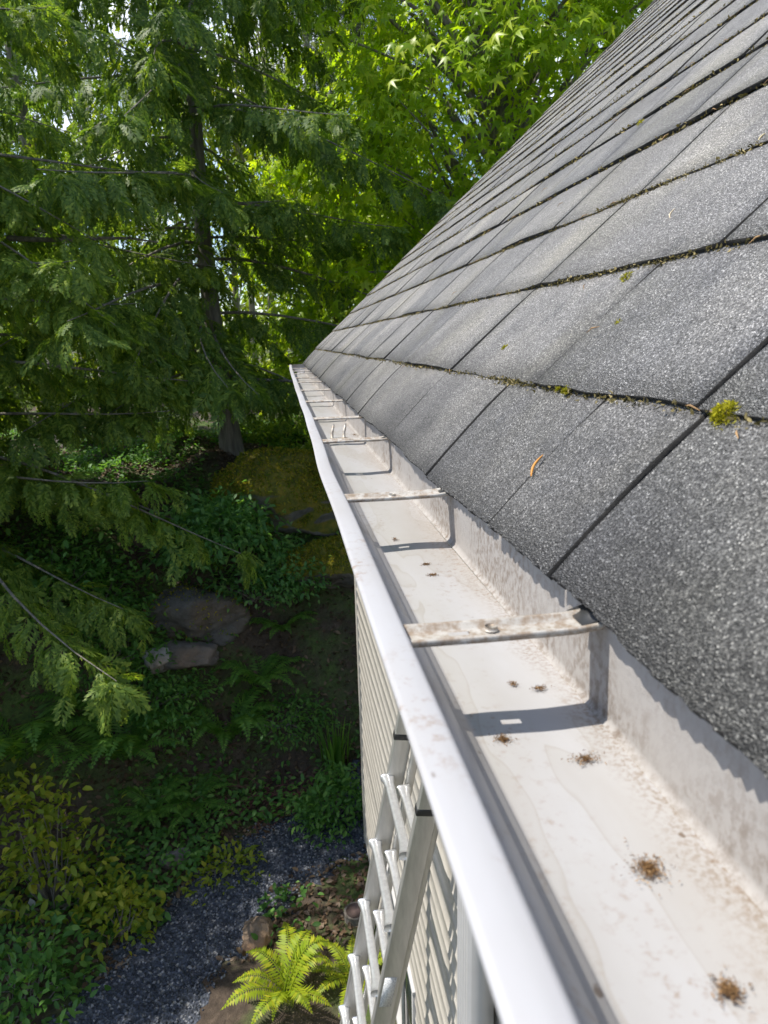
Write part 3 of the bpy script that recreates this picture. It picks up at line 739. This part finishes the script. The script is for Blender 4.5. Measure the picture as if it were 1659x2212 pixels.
# ------------------------------------------------------------------ plants
def make_fern(name, label, base, nf, L, mat, group, seed, upright=0.9, az0=0, azr=6.28, cat='fern'):
    r = np.random.default_rng(seed); base = np.array(base, float); Vs = []; Q = []; n0 = 0
    root = thing(name, label, cat, base, group)
    stem = MB()
    for i in range(nf):
        az = az0+azr*(i+r.uniform(-.3, .3))/nf; l = L*r.uniform(.75, 1.1); up = upright*r.uniform(.7, 1.15)
        h = np.array([math.cos(az), math.sin(az), 0]); side = np.array([-h[1], h[0], 0]); pts = []
        for t in np.linspace(0, 1, 9): pts.append(base+h*l*(0.75*t+0.1*t*t)*(1.15-up*0.35)+np.array([0, 0, 1])*l*(up*t-0.75*up*t**2.2)+side*0.05*l*math.sin(t*3+i))
        pts = np.array(pts); stem.tube(pts, np.linspace(.005, .0012, 9), 4, False)
        npn = 26
        for k in range(npn):
            t = 0.08+0.92*k/npn; f = t*8; a = min(int(f), 7); p = pts[a]+(pts[a+1]-pts[a])*(f-a); tg = pts[a+1]-pts[a]; tg /= np.linalg.norm(tg)
            s = np.cross(tg, [0, 0, 1]); s /= np.linalg.norm(s)+1e-9; nn = np.cross(s, tg)
            pl = l*0.17*math.sin(min(1, (1-t)*1.15+0.02)*1.57)*min(1, 0.45+t*2.2)*r.uniform(.9, 1.1)
            for sg in (-1, 1):
                d = s*sg*0.93+tg*0.36-nn*0.18*r.uniform(0, 2); wv = l*0.0165
                Vs += [p, p+d*pl*.4+tg*wv, p+d*pl, p+d*pl*.35-tg*wv]; Q.append((n0, n0+1, n0+2, n0+3)); n0 += 4
    mesh_obj('fronds', np.array(Vs), [np.array(Q)], mat, root); stem.build('stems', mat, root)
    return root
def make_shrub(name, label, base, rad, h, nleaf, leaf, mat, group, seed, cat='shrub', nclump=26, w=0.5, lean=(0, 0), bark=BARK, tmpl=None):
    r = np.random.default_rng(seed); base = np.array(base, float)
    root = thing(name, label, cat, base, group)
    d = rand_dirs(nclump, r); d[:, 2] = np.abs(d[:, 2])*0.9+0.05
    C = base + d*np.array([rad, rad, h])*(r.uniform(.35, 1.0, nclump)**.6)[:, None]
    C[:, 0] += lean[0]*(C[:, 2]-base[2]); C[:, 1] += lean[1]*(C[:, 2]-base[2])
    st = MB()
    for c in C:
        m = base*.5+c*.5+np.array([0, 0, -.05*h])+r.normal(0, rad*.08, 3); st.tube([base+r.normal(0, .02, 3), m, c], [.010, .006, .002], 5, False)
    st.build('stems', bark, root)
    per = nleaf//nclump; cid = np.repeat(np.arange(nclump), per); n = len(cid)
    P = C[cid]+r.normal(0, 1, (n, 3))*np.array([rad*.24, rad*.24, h*.13])
    out_ = P-(base+np.array([0, 0, h*.3])); out_ /= np.linalg.norm(out_, axis=1)[:, None]
    dd = out_*0.6+rand_dirs(n, r)*0.8+np.array([0, 0, -.15]); ups = np.array([0, 0, 1.0])+rand_dirs(n, r)*.6
    tV, tF = tmpl or simple_leaf(w)
    V, Fs = scatter(tV, tF, P, rot_from(dd, ups), leaf*r.uniform(.6, 1.25, n))
    mesh_obj('leaves', V, Fs, mat, root); return root
def rock(name, label, c, size, mat, seed, cat='rock', group=None, rough=0.22):
    me = bpy.data.meshes.new(name)
    import bmesh
    bm = bmesh.new(); bmesh.ops.create_icosphere(bm, subdivisions=5, radius=1)
    from mathutils import noise as mn
    rr_ = np.random.default_rng(seed+400); PN = rand_dirs(16, rr_); PD = rr_.uniform(.62, .95, 16)
    for v in bm.verts:
        p = v.co.copy(); o = Vector((seed*3.1, seed*1.7, seed))
        d = mn.fractal(p*1.3+o, 1.0, 2.0, 4)*rough+mn.fractal(p*4+o, 1.0, 2.0, 4)*rough*.35-abs(mn.noise(p*1.8+o*2))*rough*.8
        dn = PN@np.array(p); rad_ = min([1.0]+[PD[i_]/dn[i_] for i_ in range(16) if dn[i_] > .3]); v.co = Vector((p.x*size[0], p.y*size[1], p.z*size[2]))*(rad_+d*.55)
    bm.to_mesh(me); bm.free()
    for pl in me.polygons: pl.use_smooth = True
    me.materials.append(mat); o = bpy.data.objects.new(name, me); COL.objects.link(o); o.location = c
    return tag(o, label, cat, group)

# trees --------------------------------------------------------------------
FR_NEAR = [frond_flat(6, .050, True, .42, s, .52) for s in (1, 2, 3)]
FR_FAR = [frond_flat(9, .050, False, .35, s) for s in (4, 5)]
FR_FIR = [frond_flat(10, .020, False, .15, s, 0.30) for s in (6, 7)]
def conifer(name, label, base, H, Rr, cf, nlimb, frs, mat, group, seed, fl=0.34, trunk_r=0.16, step=0.10, lean=(0, 0), droop=1.0, dead=(), z_lo=None, bark=BARK, sparse=0.0, sub_=1):
    r = np.random.default_rng(seed); base = np.array(base, float)
    root = thing(name, label, 'conifer', base, group)
    ts = np.linspace(0, 1, 14)
    tp = np.stack([base[0]+lean[0]*H*ts+0.05*np.sin(ts*9+seed), base[1]+lean[1]*H*ts+0.05*np.cos(ts*7+seed), base[2]-0.2+(H+.2)*ts], 1)
    tb = MB(); tb.tube(tp, trunk_r*(1-ts*.9)*np.where(ts < .05, 1.35, 1), 12)
    P, D, U, S, TI = [], [], [], [], []
    for i in range(nlimb):
        u = (i+r.random())/nlimb; h = cf+(H-cf)*u**1.05; az = i*2.399+r.uniform(-1.2, 1.2)
        if seed == 21 and .12 < u < .40 and ((math.cos(az) > .25 and r.random() < .5) or (math.sin(az) < -.45 and r.random() < .35)): continue
        L = Rr*(1-u**1.7*.86)*r.uniform(.6, 1.12); f = h/H*13; a = min(int(f), 12); p0 = tp[a]+(tp[a+1]-tp[a])*(f-a)
        hd = np.array([math.cos(az), math.sin(az), 0]); sd = np.array([-hd[1], hd[0], 0]); cv = r.uniform(-.4, .4); dr_ = r.uniform(.25, .8)
        t = np.linspace(0, 1, 8)
        pts = p0+np.outer(t*L, hd)+np.outer(t*t*L*cv, sd)+np.outer(L*(0.12*t-droop*dr_*t**1.7+droop*.16*t**3), [0, 0, 1.0])
        tb.tube(pts, np.linspace(.019, .003, 8)*(.6+L/Rr*.5), 5, False)
        nn_ = max(3, int(L/step))
        for k in range(nn_):
            tt = .05+.95*(k+r.random())/nn_
            if r.random() < sparse: continue
            ff = tt*7; b_ = min(int(ff), 6); pp_ = pts[b_]+(pts[b_+1]-pts[b_])*(ff-b_); tg = pts[b_+1]-pts[b_]; tg = tg/np.linalg.norm(tg)
            for sg in ((-1, 1) if tt < .93 else (-1, 0, 1)):
                ang = sg*R(r.uniform(35, 75)); dd = tg*math.cos(ang)+np.cross([0, 0, 1.0], tg)*math.sin(ang); dd[2] -= r.uniform(0, .5)*droop
                bl = fl*r.uniform(1.0, 2.2)*(1.25-tt*.7)
                nf = 1 if sub_ < 2 else sub_
                for m_ in range(nf):
                    w_ = (m_+.3)/nf; p_ = pp_+dd*bl*w_+np.array([0, 0, -1.0])*bl*.55*droop*w_**1.8
                    d2 = dd+r.normal(0, .42, 3); d2[2] -= (.2+.75*w_*r.random())*droop
                    P.append(p_); D.append(d2); U.append(np.array([0, 0, 1.0])+r.normal(0, .38, 3)); S.append(fl*r.uniform(.6, 1.25)*(1.1-.3*w_))
    for (h, az, L, rise) in dead:      # bare grey limbs
        f = h/H*13; a = min(int(f), 12); p0 = tp[a]+(tp[a+1]-tp[a])*(f-a); t = np.linspace(0, 1, 8); hd = np.array([math.cos(az), math.sin(az), 0])
        pts = p0+np.outer(t*L, hd)+np.outer(L*(rise*t-.12*t*t)+.02*np.sin(t*9), [0, 0, 1.0]); tb.tube(pts, np.linspace(.036, .007, 8), 6, False)
        for k in range(5):
            q0 = pts[2+k]; dv = hd*.6+np.array([r.normal(0, .5), r.normal(0, .5), r.uniform(-.5, .3)]); tb.tube([q0, q0+dv*.18, q0+dv*.4+np.array([0, 0, -.05])], [.008, .005, .002], 4, False)
    tb.build('trunk', bark, root, smooth=True)
    P, D, U, S = map(np.array, (P, D, U, S)); ti = r.integers(0, len(frs), len(P)); mbx = MB()
    for j, (tV, tF) in enumerate(frs):
        m = ti == j
        if m.any():
            V, Fs = scatter(tV, tF, P[m], rot_from(D[m], U[m]), S[m]); mbx.add(V, Fs)
    mbx.build('crown', mat, root); return root

def broadleaf(name, label, base, H, cr_c, cr_r, nclump, per, leaf, mat, group, seed, tmpl, trunk_r=.14, bark=BARK, cl_r=.5, flat=.55, cat='tree', droop=.75):
    r = np.random.default_rng(seed); base = np.array(base, float); cr_c = np.array(cr_c, float); cr_r = np.array(cr_r, float)
    root = thing(name, label, cat, base, group)
    top = np.array([cr_c[0], cr_c[1], cr_c[2]+cr_r[2]*.7]); t = np.linspace(0, 1, 10)
    tp = base+np.outer(t, top-base)+np.stack([.10*np.sin(t*5+seed), .10*np.cos(t*4+seed)-.1*math.cos(seed), 0*t], 1)*H*.06
    tp[0][2] -= .2
    tb = MB(); tb.tube(tp, trunk_r*(1-.88*t), 10)
    d = rand_dirs(nclump, r); rad = r.uniform(.25, 1, nclump)**.45; lump = 1+.28*np.sin(d[:, 0]*5+seed)*np.cos(d[:, 2]*6+seed*2)+.15*np.sin(d[:, 1]*9)
    C = cr_c+d*cr_r*(rad*lump)[:, None]
    C = C[C[:, 2] > base[2]+.4]
    for c in C[::3]:
        hz = np.clip((c[2]-cr_r[2]*.45-base[2])/(top[2]-base[2]), .2, .95); f = hz*9; a = min(int(f), 8); p0 = tp[a]+(tp[a+1]-tp[a])*(f-a)
        mid = p0*.5+c*.5+np.array([0, 0, .12*cr_r[2]])+r.normal(0, .08, 3); tb.tube([p0, mid, c], [trunk_r*.25, trunk_r*.14, .006], 5, False)
    tb.build('trunk', bark, root, smooth=True)
    cid = np.repeat(np.arange(len(C)), per); n = len(cid)
    cs = cl_r*r.uniform(.6, 1.3, len(C))[cid]
    P = C[cid]+r.normal(0, .55, (n, 3))*cs[:, None]*np.array([1, 1, flat])
    out_ = P-C[cid]; out_[:, 2] *= .3
    on = out_/(np.linalg.norm(out_, axis=1)[:, None]+1e-6); gl = P-cr_c; gl[:, 2] *= .2; gl /= np.linalg.norm(gl, axis=1)[:, None]+1e-6
    dd = on*.7+gl*.3+rand_dirs(n, r)*.6+np.array([0, 0, -droop]); ups = np.array([-.15, 0, .65])+gl*.55+rand_dirs(n, r)*.55
    tV, tF = tmpl; V, Fs = scatter(tV, tF, P, rot_from(dd, ups), leaf*r.uniform(.45, 1.3, n)); mesh_obj('crown', V, Fs, mat, root)
    return root
def gp(x, y): return (x, y, float(terrain(x, y)))
def xat(px, Y): return float(at(px, 740, Y)[0])

GC = 'conifers beside the house'
conifer('cedar_tree', 'big cedar with a bare grey trunk left of the gutter end', gp(xat(478, 8.6), 8.6), 8.6, 2.9, .9, 104, FR_NEAR, CEDAR, GC, 21, .24, .125, .13, (-.022, 0), 1.0,
        dead=((5.2, 2.9, 3.4, -.10), (6.2, .5, 2.2, .35), (5.0, 3.3, 2.6, -.02)), sparse=.12, sub_=4)
conifer('cedar_tree', 'nearest cedar with drooping bright sprays at the left edge', gp(xat(-120, 6.6), 6.6), 6.6, 2.8, .8, 92, FR_NEAR, CEDAR2, GC, 22, .22, .13, .12, (0, 0), 1.0,
        dead=((3.3, .2, 1.8, .15),), sparse=.12, sub_=4)
conifer('cedar_tree', 'dark cedar standing behind the two nearer ones', gp(xat(120, 10.8), 10.8), 7.5, 2.0, 2.0, 44, FR_FAR, CEDAR, GC, 23, .30, .19, .14, sparse=.2, sub_=3)
conifer('cedar_tree', 'low cedar past the left edge, added to shade the path', gp(-4.6, 5.0), 6.0, 1.7, .8, 70, FR_FAR, CEDAR, GC, 24, .28, .14, .13, sub_=3)  # added as a shade caster for the path and ground
GFb = 'tall firs in the background'
conifer('fir_tree', 'tall pale fir rising above the maple', gp(xat(800, 19), 19), 14, 3.0, 4, 110, FR_FIR, FIR, GFb, 31, .75, .20, .16, droop=.8)
conifer('fir_tree', 'tall thin fir at the top left corner', gp(xat(120, 17), 17), 12, 2.6, 4, 46, FR_FIR, FIR, GFb, 32, .75, .2, .17, droop=.8, sparse=.45)
conifer('fir_tree', 'fir half hidden between the pale one and the big cedar', gp(xat(690, 24), 24), 16, 3.2, 4, 90, FR_FIR, FIR, GFb, 33, .85, .22, .18, droop=.8)
ML = maple_leaf(); SL = simple_leaf(.55)
GM = 'broadleaf trees behind the house'
broadleaf('maple_tree', 'large bright green maple beyond the roof edge', gp(3.0, 9.6), 9, (3.0, 9.2, 3.0), (2.9, 2.0, 3.9), 560, 40, .13, MAPLE, GM, 41, ML, .17, BARK, .50, .30)
broadleaf('maple_tree', 'smaller lime maple filling the gap between cedar and roof', gp(xat(735, 11.5), 11.5), 5, (xat(760, 11.5), 11.5, .9), (1.5, 1.3, 2.6), 270, 40, .125, MAPLE, GM, 42, ML, .1, BARK, .48, .30)
GA = 'slim alders behind the cedars'
al = []
for i, (px, Y, Hh) in enumerate([(505, 14, 8), (540, 15.5, 9), (420, 13.5, 7.5), (590, 13, 8.5), (215, 15, 8), (350, 17, 9.5)]):
    x = xat(px, Y); b_ = gp(x, Y)
    lab = ['pale slim alder just right of the big cedar trunk', 'pale alder second right of the big cedar trunk', 'pale alder hidden behind the big cedar trunk', 'pale alder nearest the lime maple',
           'yellow-green alder behind the nearest cedar', 'tall alder behind the dark cedar'][i]
    broadleaf('alder_tree', lab, b_, Hh, (x+.2, Y, b_[2]+Hh*.62), (1.5, 1.3, Hh*.36), 60, 26, .13, ALDER, GA, 50+i, SL, .085, PALEBARK, .5)
# the wood behind reads as one mass of leaves
r = np.random.default_rng(77); n = 34000
X = r.uniform(-20, 15, n); Yy = r.uniform(17, 22, n); Zt = -1.6+r.random(n)**1.1*np.where(X < -2, .55, 1)*(4.8+1.6*np.sin(X*.9)+1.2*np.sin(X*2.3+1))
cl = 0.5+0.5*np.sin(X*2.1+Zt*1.7)*np.sin(Yy*1.9+Zt*2.6); kp = r.random(n) < .25+.9*cl; P = np.stack([X, Yy, Zt], 1)[kp]; n = len(P)
V, Fs = scatter(SL[0], SL[1], P, rot_from(rand_dirs(n, r)+np.array([0, 0, -.3]), np.array([-.3, 0, 1.0])+rand_dirs(n, r)*.7), r.uniform(.16, .34, n))
tag(mesh_obj('distant_woods', V, Fs, ALDER), 'far yellow-green woods behind the trees', 'woods', kind='stuff')

# bank: rocks, moss, shrubs, ferns ------------------------------------------
g = ground_at
def lift(p, dz): return (p[0], p[1], p[2]+dz)
rock('boulder', 'large cracked grey boulder in the shaded bank', lift(g(420, 1310), -.12), (.60, .45, .36), ROCK, 1, 'boulder', 'rocks in the bank')
rock('boulder', 'brown ledge of rock under the cracked boulder', lift(g(390, 1400), -.10), (.40, .3, .18), PALE, 2, 'boulder', 'rocks in the bank')
rock('boulder', 'small pale stone below the rock ledge', lift(g(345, 1440), .05), (.19, .13, .15), rock_mat('white_rock', 0, (.42, .42, .44)), 3, 'boulder', 'rocks in the bank')
rock('boulder', 'mound covered in orange-yellow moss at the top of the bank', lift(g(655, 1060), -.05), (1.05, .65, .62), MOSSROCK, 4, 'boulder', 'rocks in the bank')
rock('boulder', 'mossy yellow boulder beside the gutter above the wall corner', lift(g(705, 1225), -.02), (.60, .42, .42), MOSSROCK, 5, 'boulder', 'rocks in the bank')
rock('stone', 'warm brown stone at the near side of the path', lift(g(560, 2030), .03), (.17, .13, .12), rock_mat('brown_rock', 0, (.26, .19, .13)), 6, 'stone', 'stones beside the path')
rock('stone', 'pale grey stone at the far side of the path', lift(g(385, 1862), .02), (.15, .11, .09), PALE, 7, 'stone', 'stones beside the path')
rock('stone', 'small white stone beside the pale grey one', lift(g(318, 1848), .02), (.055, .045, .04), PALE, 8, 'stone', 'stones beside the path')
def moss_coat(o, n, L, seed):
    r_ = np.random.default_rng(seed); vv = [(v.co.copy(), v.normal.copy()) for v in o.data.vertices if v.normal.z > .05 and v.co.z > -.25*o.dimensions.z]
    ix = r_.integers(0, len(vv), n); P_ = np.array([vv[k][0] for k in ix])+r_.normal(0, .012, (n, 3)); Nv = np.array([vv[k][1] for k in ix])
    V_, F_ = scatter(*simple_leaf(.5, .2), P_+np.array(o.location), rot_from(Nv*.6+rand_dirs(n, r_)*.7, rand_dirs(n, r_)), L*r_.uniform(.5, 1.4, n)); mesh_obj('moss', V_, F_, MOSSL, o)
MOSSL = leaf_mat('bank_moss', (.12, .19, .02), (.32, .32, .035), (.55, .42, .06), .45, .9)
bo = [o for o in COL.objects if o.name.startswith('boulder')]
bpy.context.view_layer.update()
moss_coat(bo[3], 9000, .035, 1); moss_coat(bo[4], 5000, .03, 2); moss_coat(bo[0], 900, .03, 3)
p = g(768, 1985)
lg = thing('log_round', 'round sawn log slice standing on the path edge by the ladder', 'log', p)
mb = MB(); mb.tube([p+np.array([0, 0, -.02]), p+np.array([0.0, 0, .07])], [.085, .08], 20); bevel(mb.build('bark', BARK, lg), .006)
mb = MB(); mb.tube([p+np.array([0, 0, .071]), p+np.array([0, 0, .075])], [.07, .069], 20); mb.build('cut_face', plain('old_wood', (.09, .06, .055), .9), lg)

GS = 'shrubs on the bank'
make_shrub('shrub', 'leafy green huckleberry bush hanging over the grey boulder', lift(g(475, 1195), .05), .62, .62, 3000, .085, SALAL, GS, 101, nclump=50, lean=(0, -.15))
make_shrub('shrub', 'dark bush at the left edge under the cedar', lift(g(90, 1310), -.1), .85, .9, 2800, .08, DARKLEAF, GS, 102, nclump=44)
make_shrub('shrub', 'yellow-green bush with oval leaves at the lower left', lift(g(120, 1960), -.02), 0.42, 1.1, 950, .08, YELLOWLEAF, GS, 103, nclump=40)
make_shrub('shrub', 'small yellow-tipped bush right of the larger yellow-green one', lift(g(265, 2020), 0), .25, .45, 420, .07, YELLOWLEAF, GS, 104, nclump=16)
make_shrub('shrub', 'rounded green shrub beside the wall corner', lift(g(725, 1770), -.02), .34, .45, 1300, .06, DARKLEAF, GS, 105, nclump=34)
make_shrub('shrub', 'low creeping plant along the far path edge', lift(g(490, 1880), -.01), .30, .12, 320, .06, YELLOWLEAF, GS, 106, nclump=16)
make_shrub('shrub', 'green bush between moss mound and gutter', lift(g(625, 1270), .0), .42, .5, 1500, .065, SALAL, GS, 107, nclump=34)
make_shrub('shrub', 'green bush on top of the bank by the gutter end', lift(g(560, 960), -.1), .8, .6, 1800, .09, CEDAR2, GS, 108, nclump=36)
make_shrub('shrub', 'dim bush in the middle of the bank', lift(g(230, 1420), -.1), .55, .55, 1200, .07, DARKLEAF, GS, 109, nclump=30)
make_shrub('shrub', 'dull bush at the bottom left corner', lift(g(60, 2160), -.05), .4, .5, 700, .075, DARKLEAF, GS, 110, nclump=24)
make_shrub('shrub', 'small yellow sprig at the left edge above the large yellow bush', lift(g(20, 1720), -.02), .28, .4, 330, .07, YELLOWLEAF, GS, 111, nclump=14)
make_shrub('shrub', 'leafy tangle below the cracked grey boulder', lift(g(330, 1520), -.05), .5, .4, 1400, .06, DARKLEAF, GS, 112, nclump=34)
make_shrub('shrub', 'leafy tangle between the boulder and the iris clump', lift(g(610, 1560), -.05), .5, .35, 1300, .055, DARKLEAF, GS, 113, nclump=34)
make_shrub('shrub', 'feathery bush above the moss mound at the gutter end', lift(g(700, 1000), -.05), .5, .5, 1300, .06, CEDAR2, GS, 114, nclump=34)
make_shrub('shrub', 'green bush trailing over the right side of the cracked boulder', lift(g(545, 1300), .0), .40, .45, 1600, .06, SALAL, GS, 115, nclump=34)
make_shrub('shrub', 'sprawling bush left of the cracked boulder', lift(g(210, 1330), -.02), .5, .5, 1500, .06, DARKLEAF, GS, 116, nclump=34)
GFe = 'ferns on the bank'
make_fern('fern', 'large shaded sword fern in the middle of the bank', lift(g(270, 1640), 0), 17, 1.05, FERN, GFe, 201, 1.15)
make_fern('fern', 'dim sword fern under the rock ledge', lift(g(500, 1600), 0), 15, .9, FERN, GFe, 202, 1.1)
make_fern('fern', 'tall fern at the left edge of the bank', lift(g(60, 1640), 0), 15, 1.05, FERN, GFe, 203, 1.2)
make_fern('fern', 'small bright fern on the bank near the gutter', lift(g(610, 1370), .02), 11, .6, FERN, GFe, 204)
make_fern('fern', 'grey-green fern with hanging fronds above the path', lift(g(420, 1730), 0), 11, .6, FERN, GFe, 205, .55)
make_fern('fern', 'lime fern at the foot of the ladder', lift(g(620, 2160), 0), 11, .62, FERNLT, GFe, 206, 1.15)
make_fern('fern', 'dark fern low in the left corner', lift(g(190, 1520), 0), 14, .8, FERN, GFe, 207)
make_fern('fern', 'broad fern between the boulder and the wall corner', lift(g(560, 1480), 0), 13, .8, FERN, GFe, 208, 1.0)
make_fern('fern', 'small fern at the left edge beside the yellow-green bush', lift(g(330, 1760), 0), 11, .6, FERN, GFe, 209, 1.0)
make_fern('fern', 'yellow-tipped fern lying against the ladder foot', lift(g(760, 2120), 0), 9, .5, FERNLT, GFe, 210, .8)
# iris-like clump by the wall
r = np.random.default_rng(5); p = np.array(lift(g(725, 1660), 0)); root = thing('iris_clump', 'clump of upright blade leaves against the wall corner', 'plant', p)
mb = MB()
for k in range(34):
    a = r.uniform(0, 6.28); b0 = p+np.array([math.cos(a), math.sin(a), 0])*r.uniform(0, .13); L = r.uniform(.35, .62); ln = r.uniform(.05, .3); hd = np.array([math.cos(a), math.sin(a), 0]); s = np.array([-hd[1], hd[0], 0])
    V = []
    for t in np.linspace(0, 1, 5):
        c = b0+np.array([0, 0, 1])*L*(t-.2*ln*t**3)+hd*L*ln*t*t; wv = .016*(1-t**2)+.001; V += [c-s*wv, c+s*wv]
    mb.add(V, [np.array([(2*i, 2*i+1, 2*i+3, 2*i+2) for i in range(4)])])
mb.build('blades', FERN, root)

# leaf litter, ground cover, gravel stones, twigs: uncountable
def on_ground(n, x0, x1, y0, y1, r): X = r.uniform(x0, x1, n); Y = r.uniform(y0, y1, n); return np.stack([X, Y, terrain(X, Y)], 1)
def path_dist(P): return np.min(np.linalg.norm(P[:, None, :2]-pc[None, ::2], axis=2), axis=1)
P = on_ground(42000, -5, 1.8, 4, 11, r); pdst = path_dist(P); keep = pdst > .36+.12*np.sin(P[:, 0]*6)+.1*np.sin(P[:, 1]*9); P = P[keep]
n = len(P); P[:, 2] += .012; dd = rand_dirs(n, r)*np.array([1, 1, .35])
V, Fs = scatter(SL[0], SL[1], P, rot_from(dd, np.array([0, -.2, 1.0])+rand_dirs(n, r)*.5), r.uniform(.025, .07, n))
tag(mesh_obj('leaf_litter', V, Fs, LITTER), 'brown fallen leaves and twigs on the shaded bank', 'leaf litter', kind='stuff')
P = on_ground(52000, -5, 1.8, 4.1, 12, r); f = .35+np.sin(P[:, 0]*2.2+P[:, 1]*.7)+np.sin(P[:, 1]*2.6-P[:, 0])+r.normal(0, .5, len(P)); P = P[(f > .2) & (path_dist(P) > .40+.1*np.sin(P[:, 0]*7)+.08*np.sin(P[:, 1]*11))]; n = len(P)
P[:, 2] += r.uniform(.02, .12, n); V, Fs = scatter(SL[0], SL[1], P, rot_from(rand_dirs(n, r)*np.array([1, 1, .5]), np.array([0, -.2, 1.0])+rand_dirs(n, r)*.5), r.uniform(.035, .08, n))
tag(mesh_obj('ground_cover', V, Fs, DARKLEAF), 'low green ground cover creeping over the bank', 'ground cover', kind='stuff')
n = 5200; i0 = r.integers(14, 70, n); u = r.uniform(-1, 1, n)*1.05; P2 = pc[i0]+Nn[i0]*(u*pwi[i0])[:, None]+r.normal(0, .02, (n, 2)); P = np.stack([P2[:, 0], P2[:, 1], terrain(P2[:, 0], P2[:, 1])+.024-.02*u*u], 1)
oc = np.array([(1, 0, 0), (-1, 0, 0), (0, 1, 0), (0, -1, 0), (0, 0, .7), (0, 0, -.7)], float); of = [np.array([(0, 2, 4), (2, 1, 4), (1, 3, 4), (3, 0, 4), (2, 0, 5), (1, 2, 5), (3, 1, 5), (0, 3, 5)])]
V, Fs = scatter(oc, of, P, rot_from(rand_dirs(n, r), rand_dirs(n, r)), r.uniform(.006, .017, n))
GST = leaf_mat('gravel_stones', (.02, .024, .033), (.06, .07, .09), (.26, .26, .27), 0.0, .8)
tag(mesh_obj('gravel', V, Fs, GST), 'loose crushed stones on the path', 'gravel', kind='stuff')
mb = MB(); p = g(560, 1740)
for k in range(170):
    a = p+np.array([r.normal(0, .42), r.normal(0, .16), 0]); a[2] = float(terrain(a[0], a[1]))+.02; d = rand_dirs(1, r)[0]*np.array([1, .7, .25]); d[2] = abs(d[2])
    L = r.uniform(.1, .4); mb.tube([a, a+d*L*.5+np.array([0, 0, .02]), a+d*L], [.006, .005, .002], 4, False)
tag(mb.build('twig_litter', REDTWIG), 'heap of red-brown dead twigs above the path', 'twigs', kind='stuff')
for (px, py, L, mat, lab) in ((67, 2054, .13, plain('yellow_leaf', (.45, .40, .16), .6), 'single large pale yellow leaf among the lower left shrubs'), (69, 1964, .11, plain('white_leaf', (.5, .5, .48), .6), 'single whitish leaf on the yellow-green bush')):
    p = np.array(g(px, py)); p = p*0.985; V = simple_leaf(.5, .05)[0]; Mx = rot_from(np.array([[.15, .1, -1.0]]), np.array([[.1, -1.0, .2]]))
    V, Fs = scatter(*simple_leaf(.5, .05), np.array([p+np.array([0, 0, .10])]), Mx, [L]); tag(mesh_obj('fallen_leaf', V, Fs, mat, None, p), lab, 'leaf')
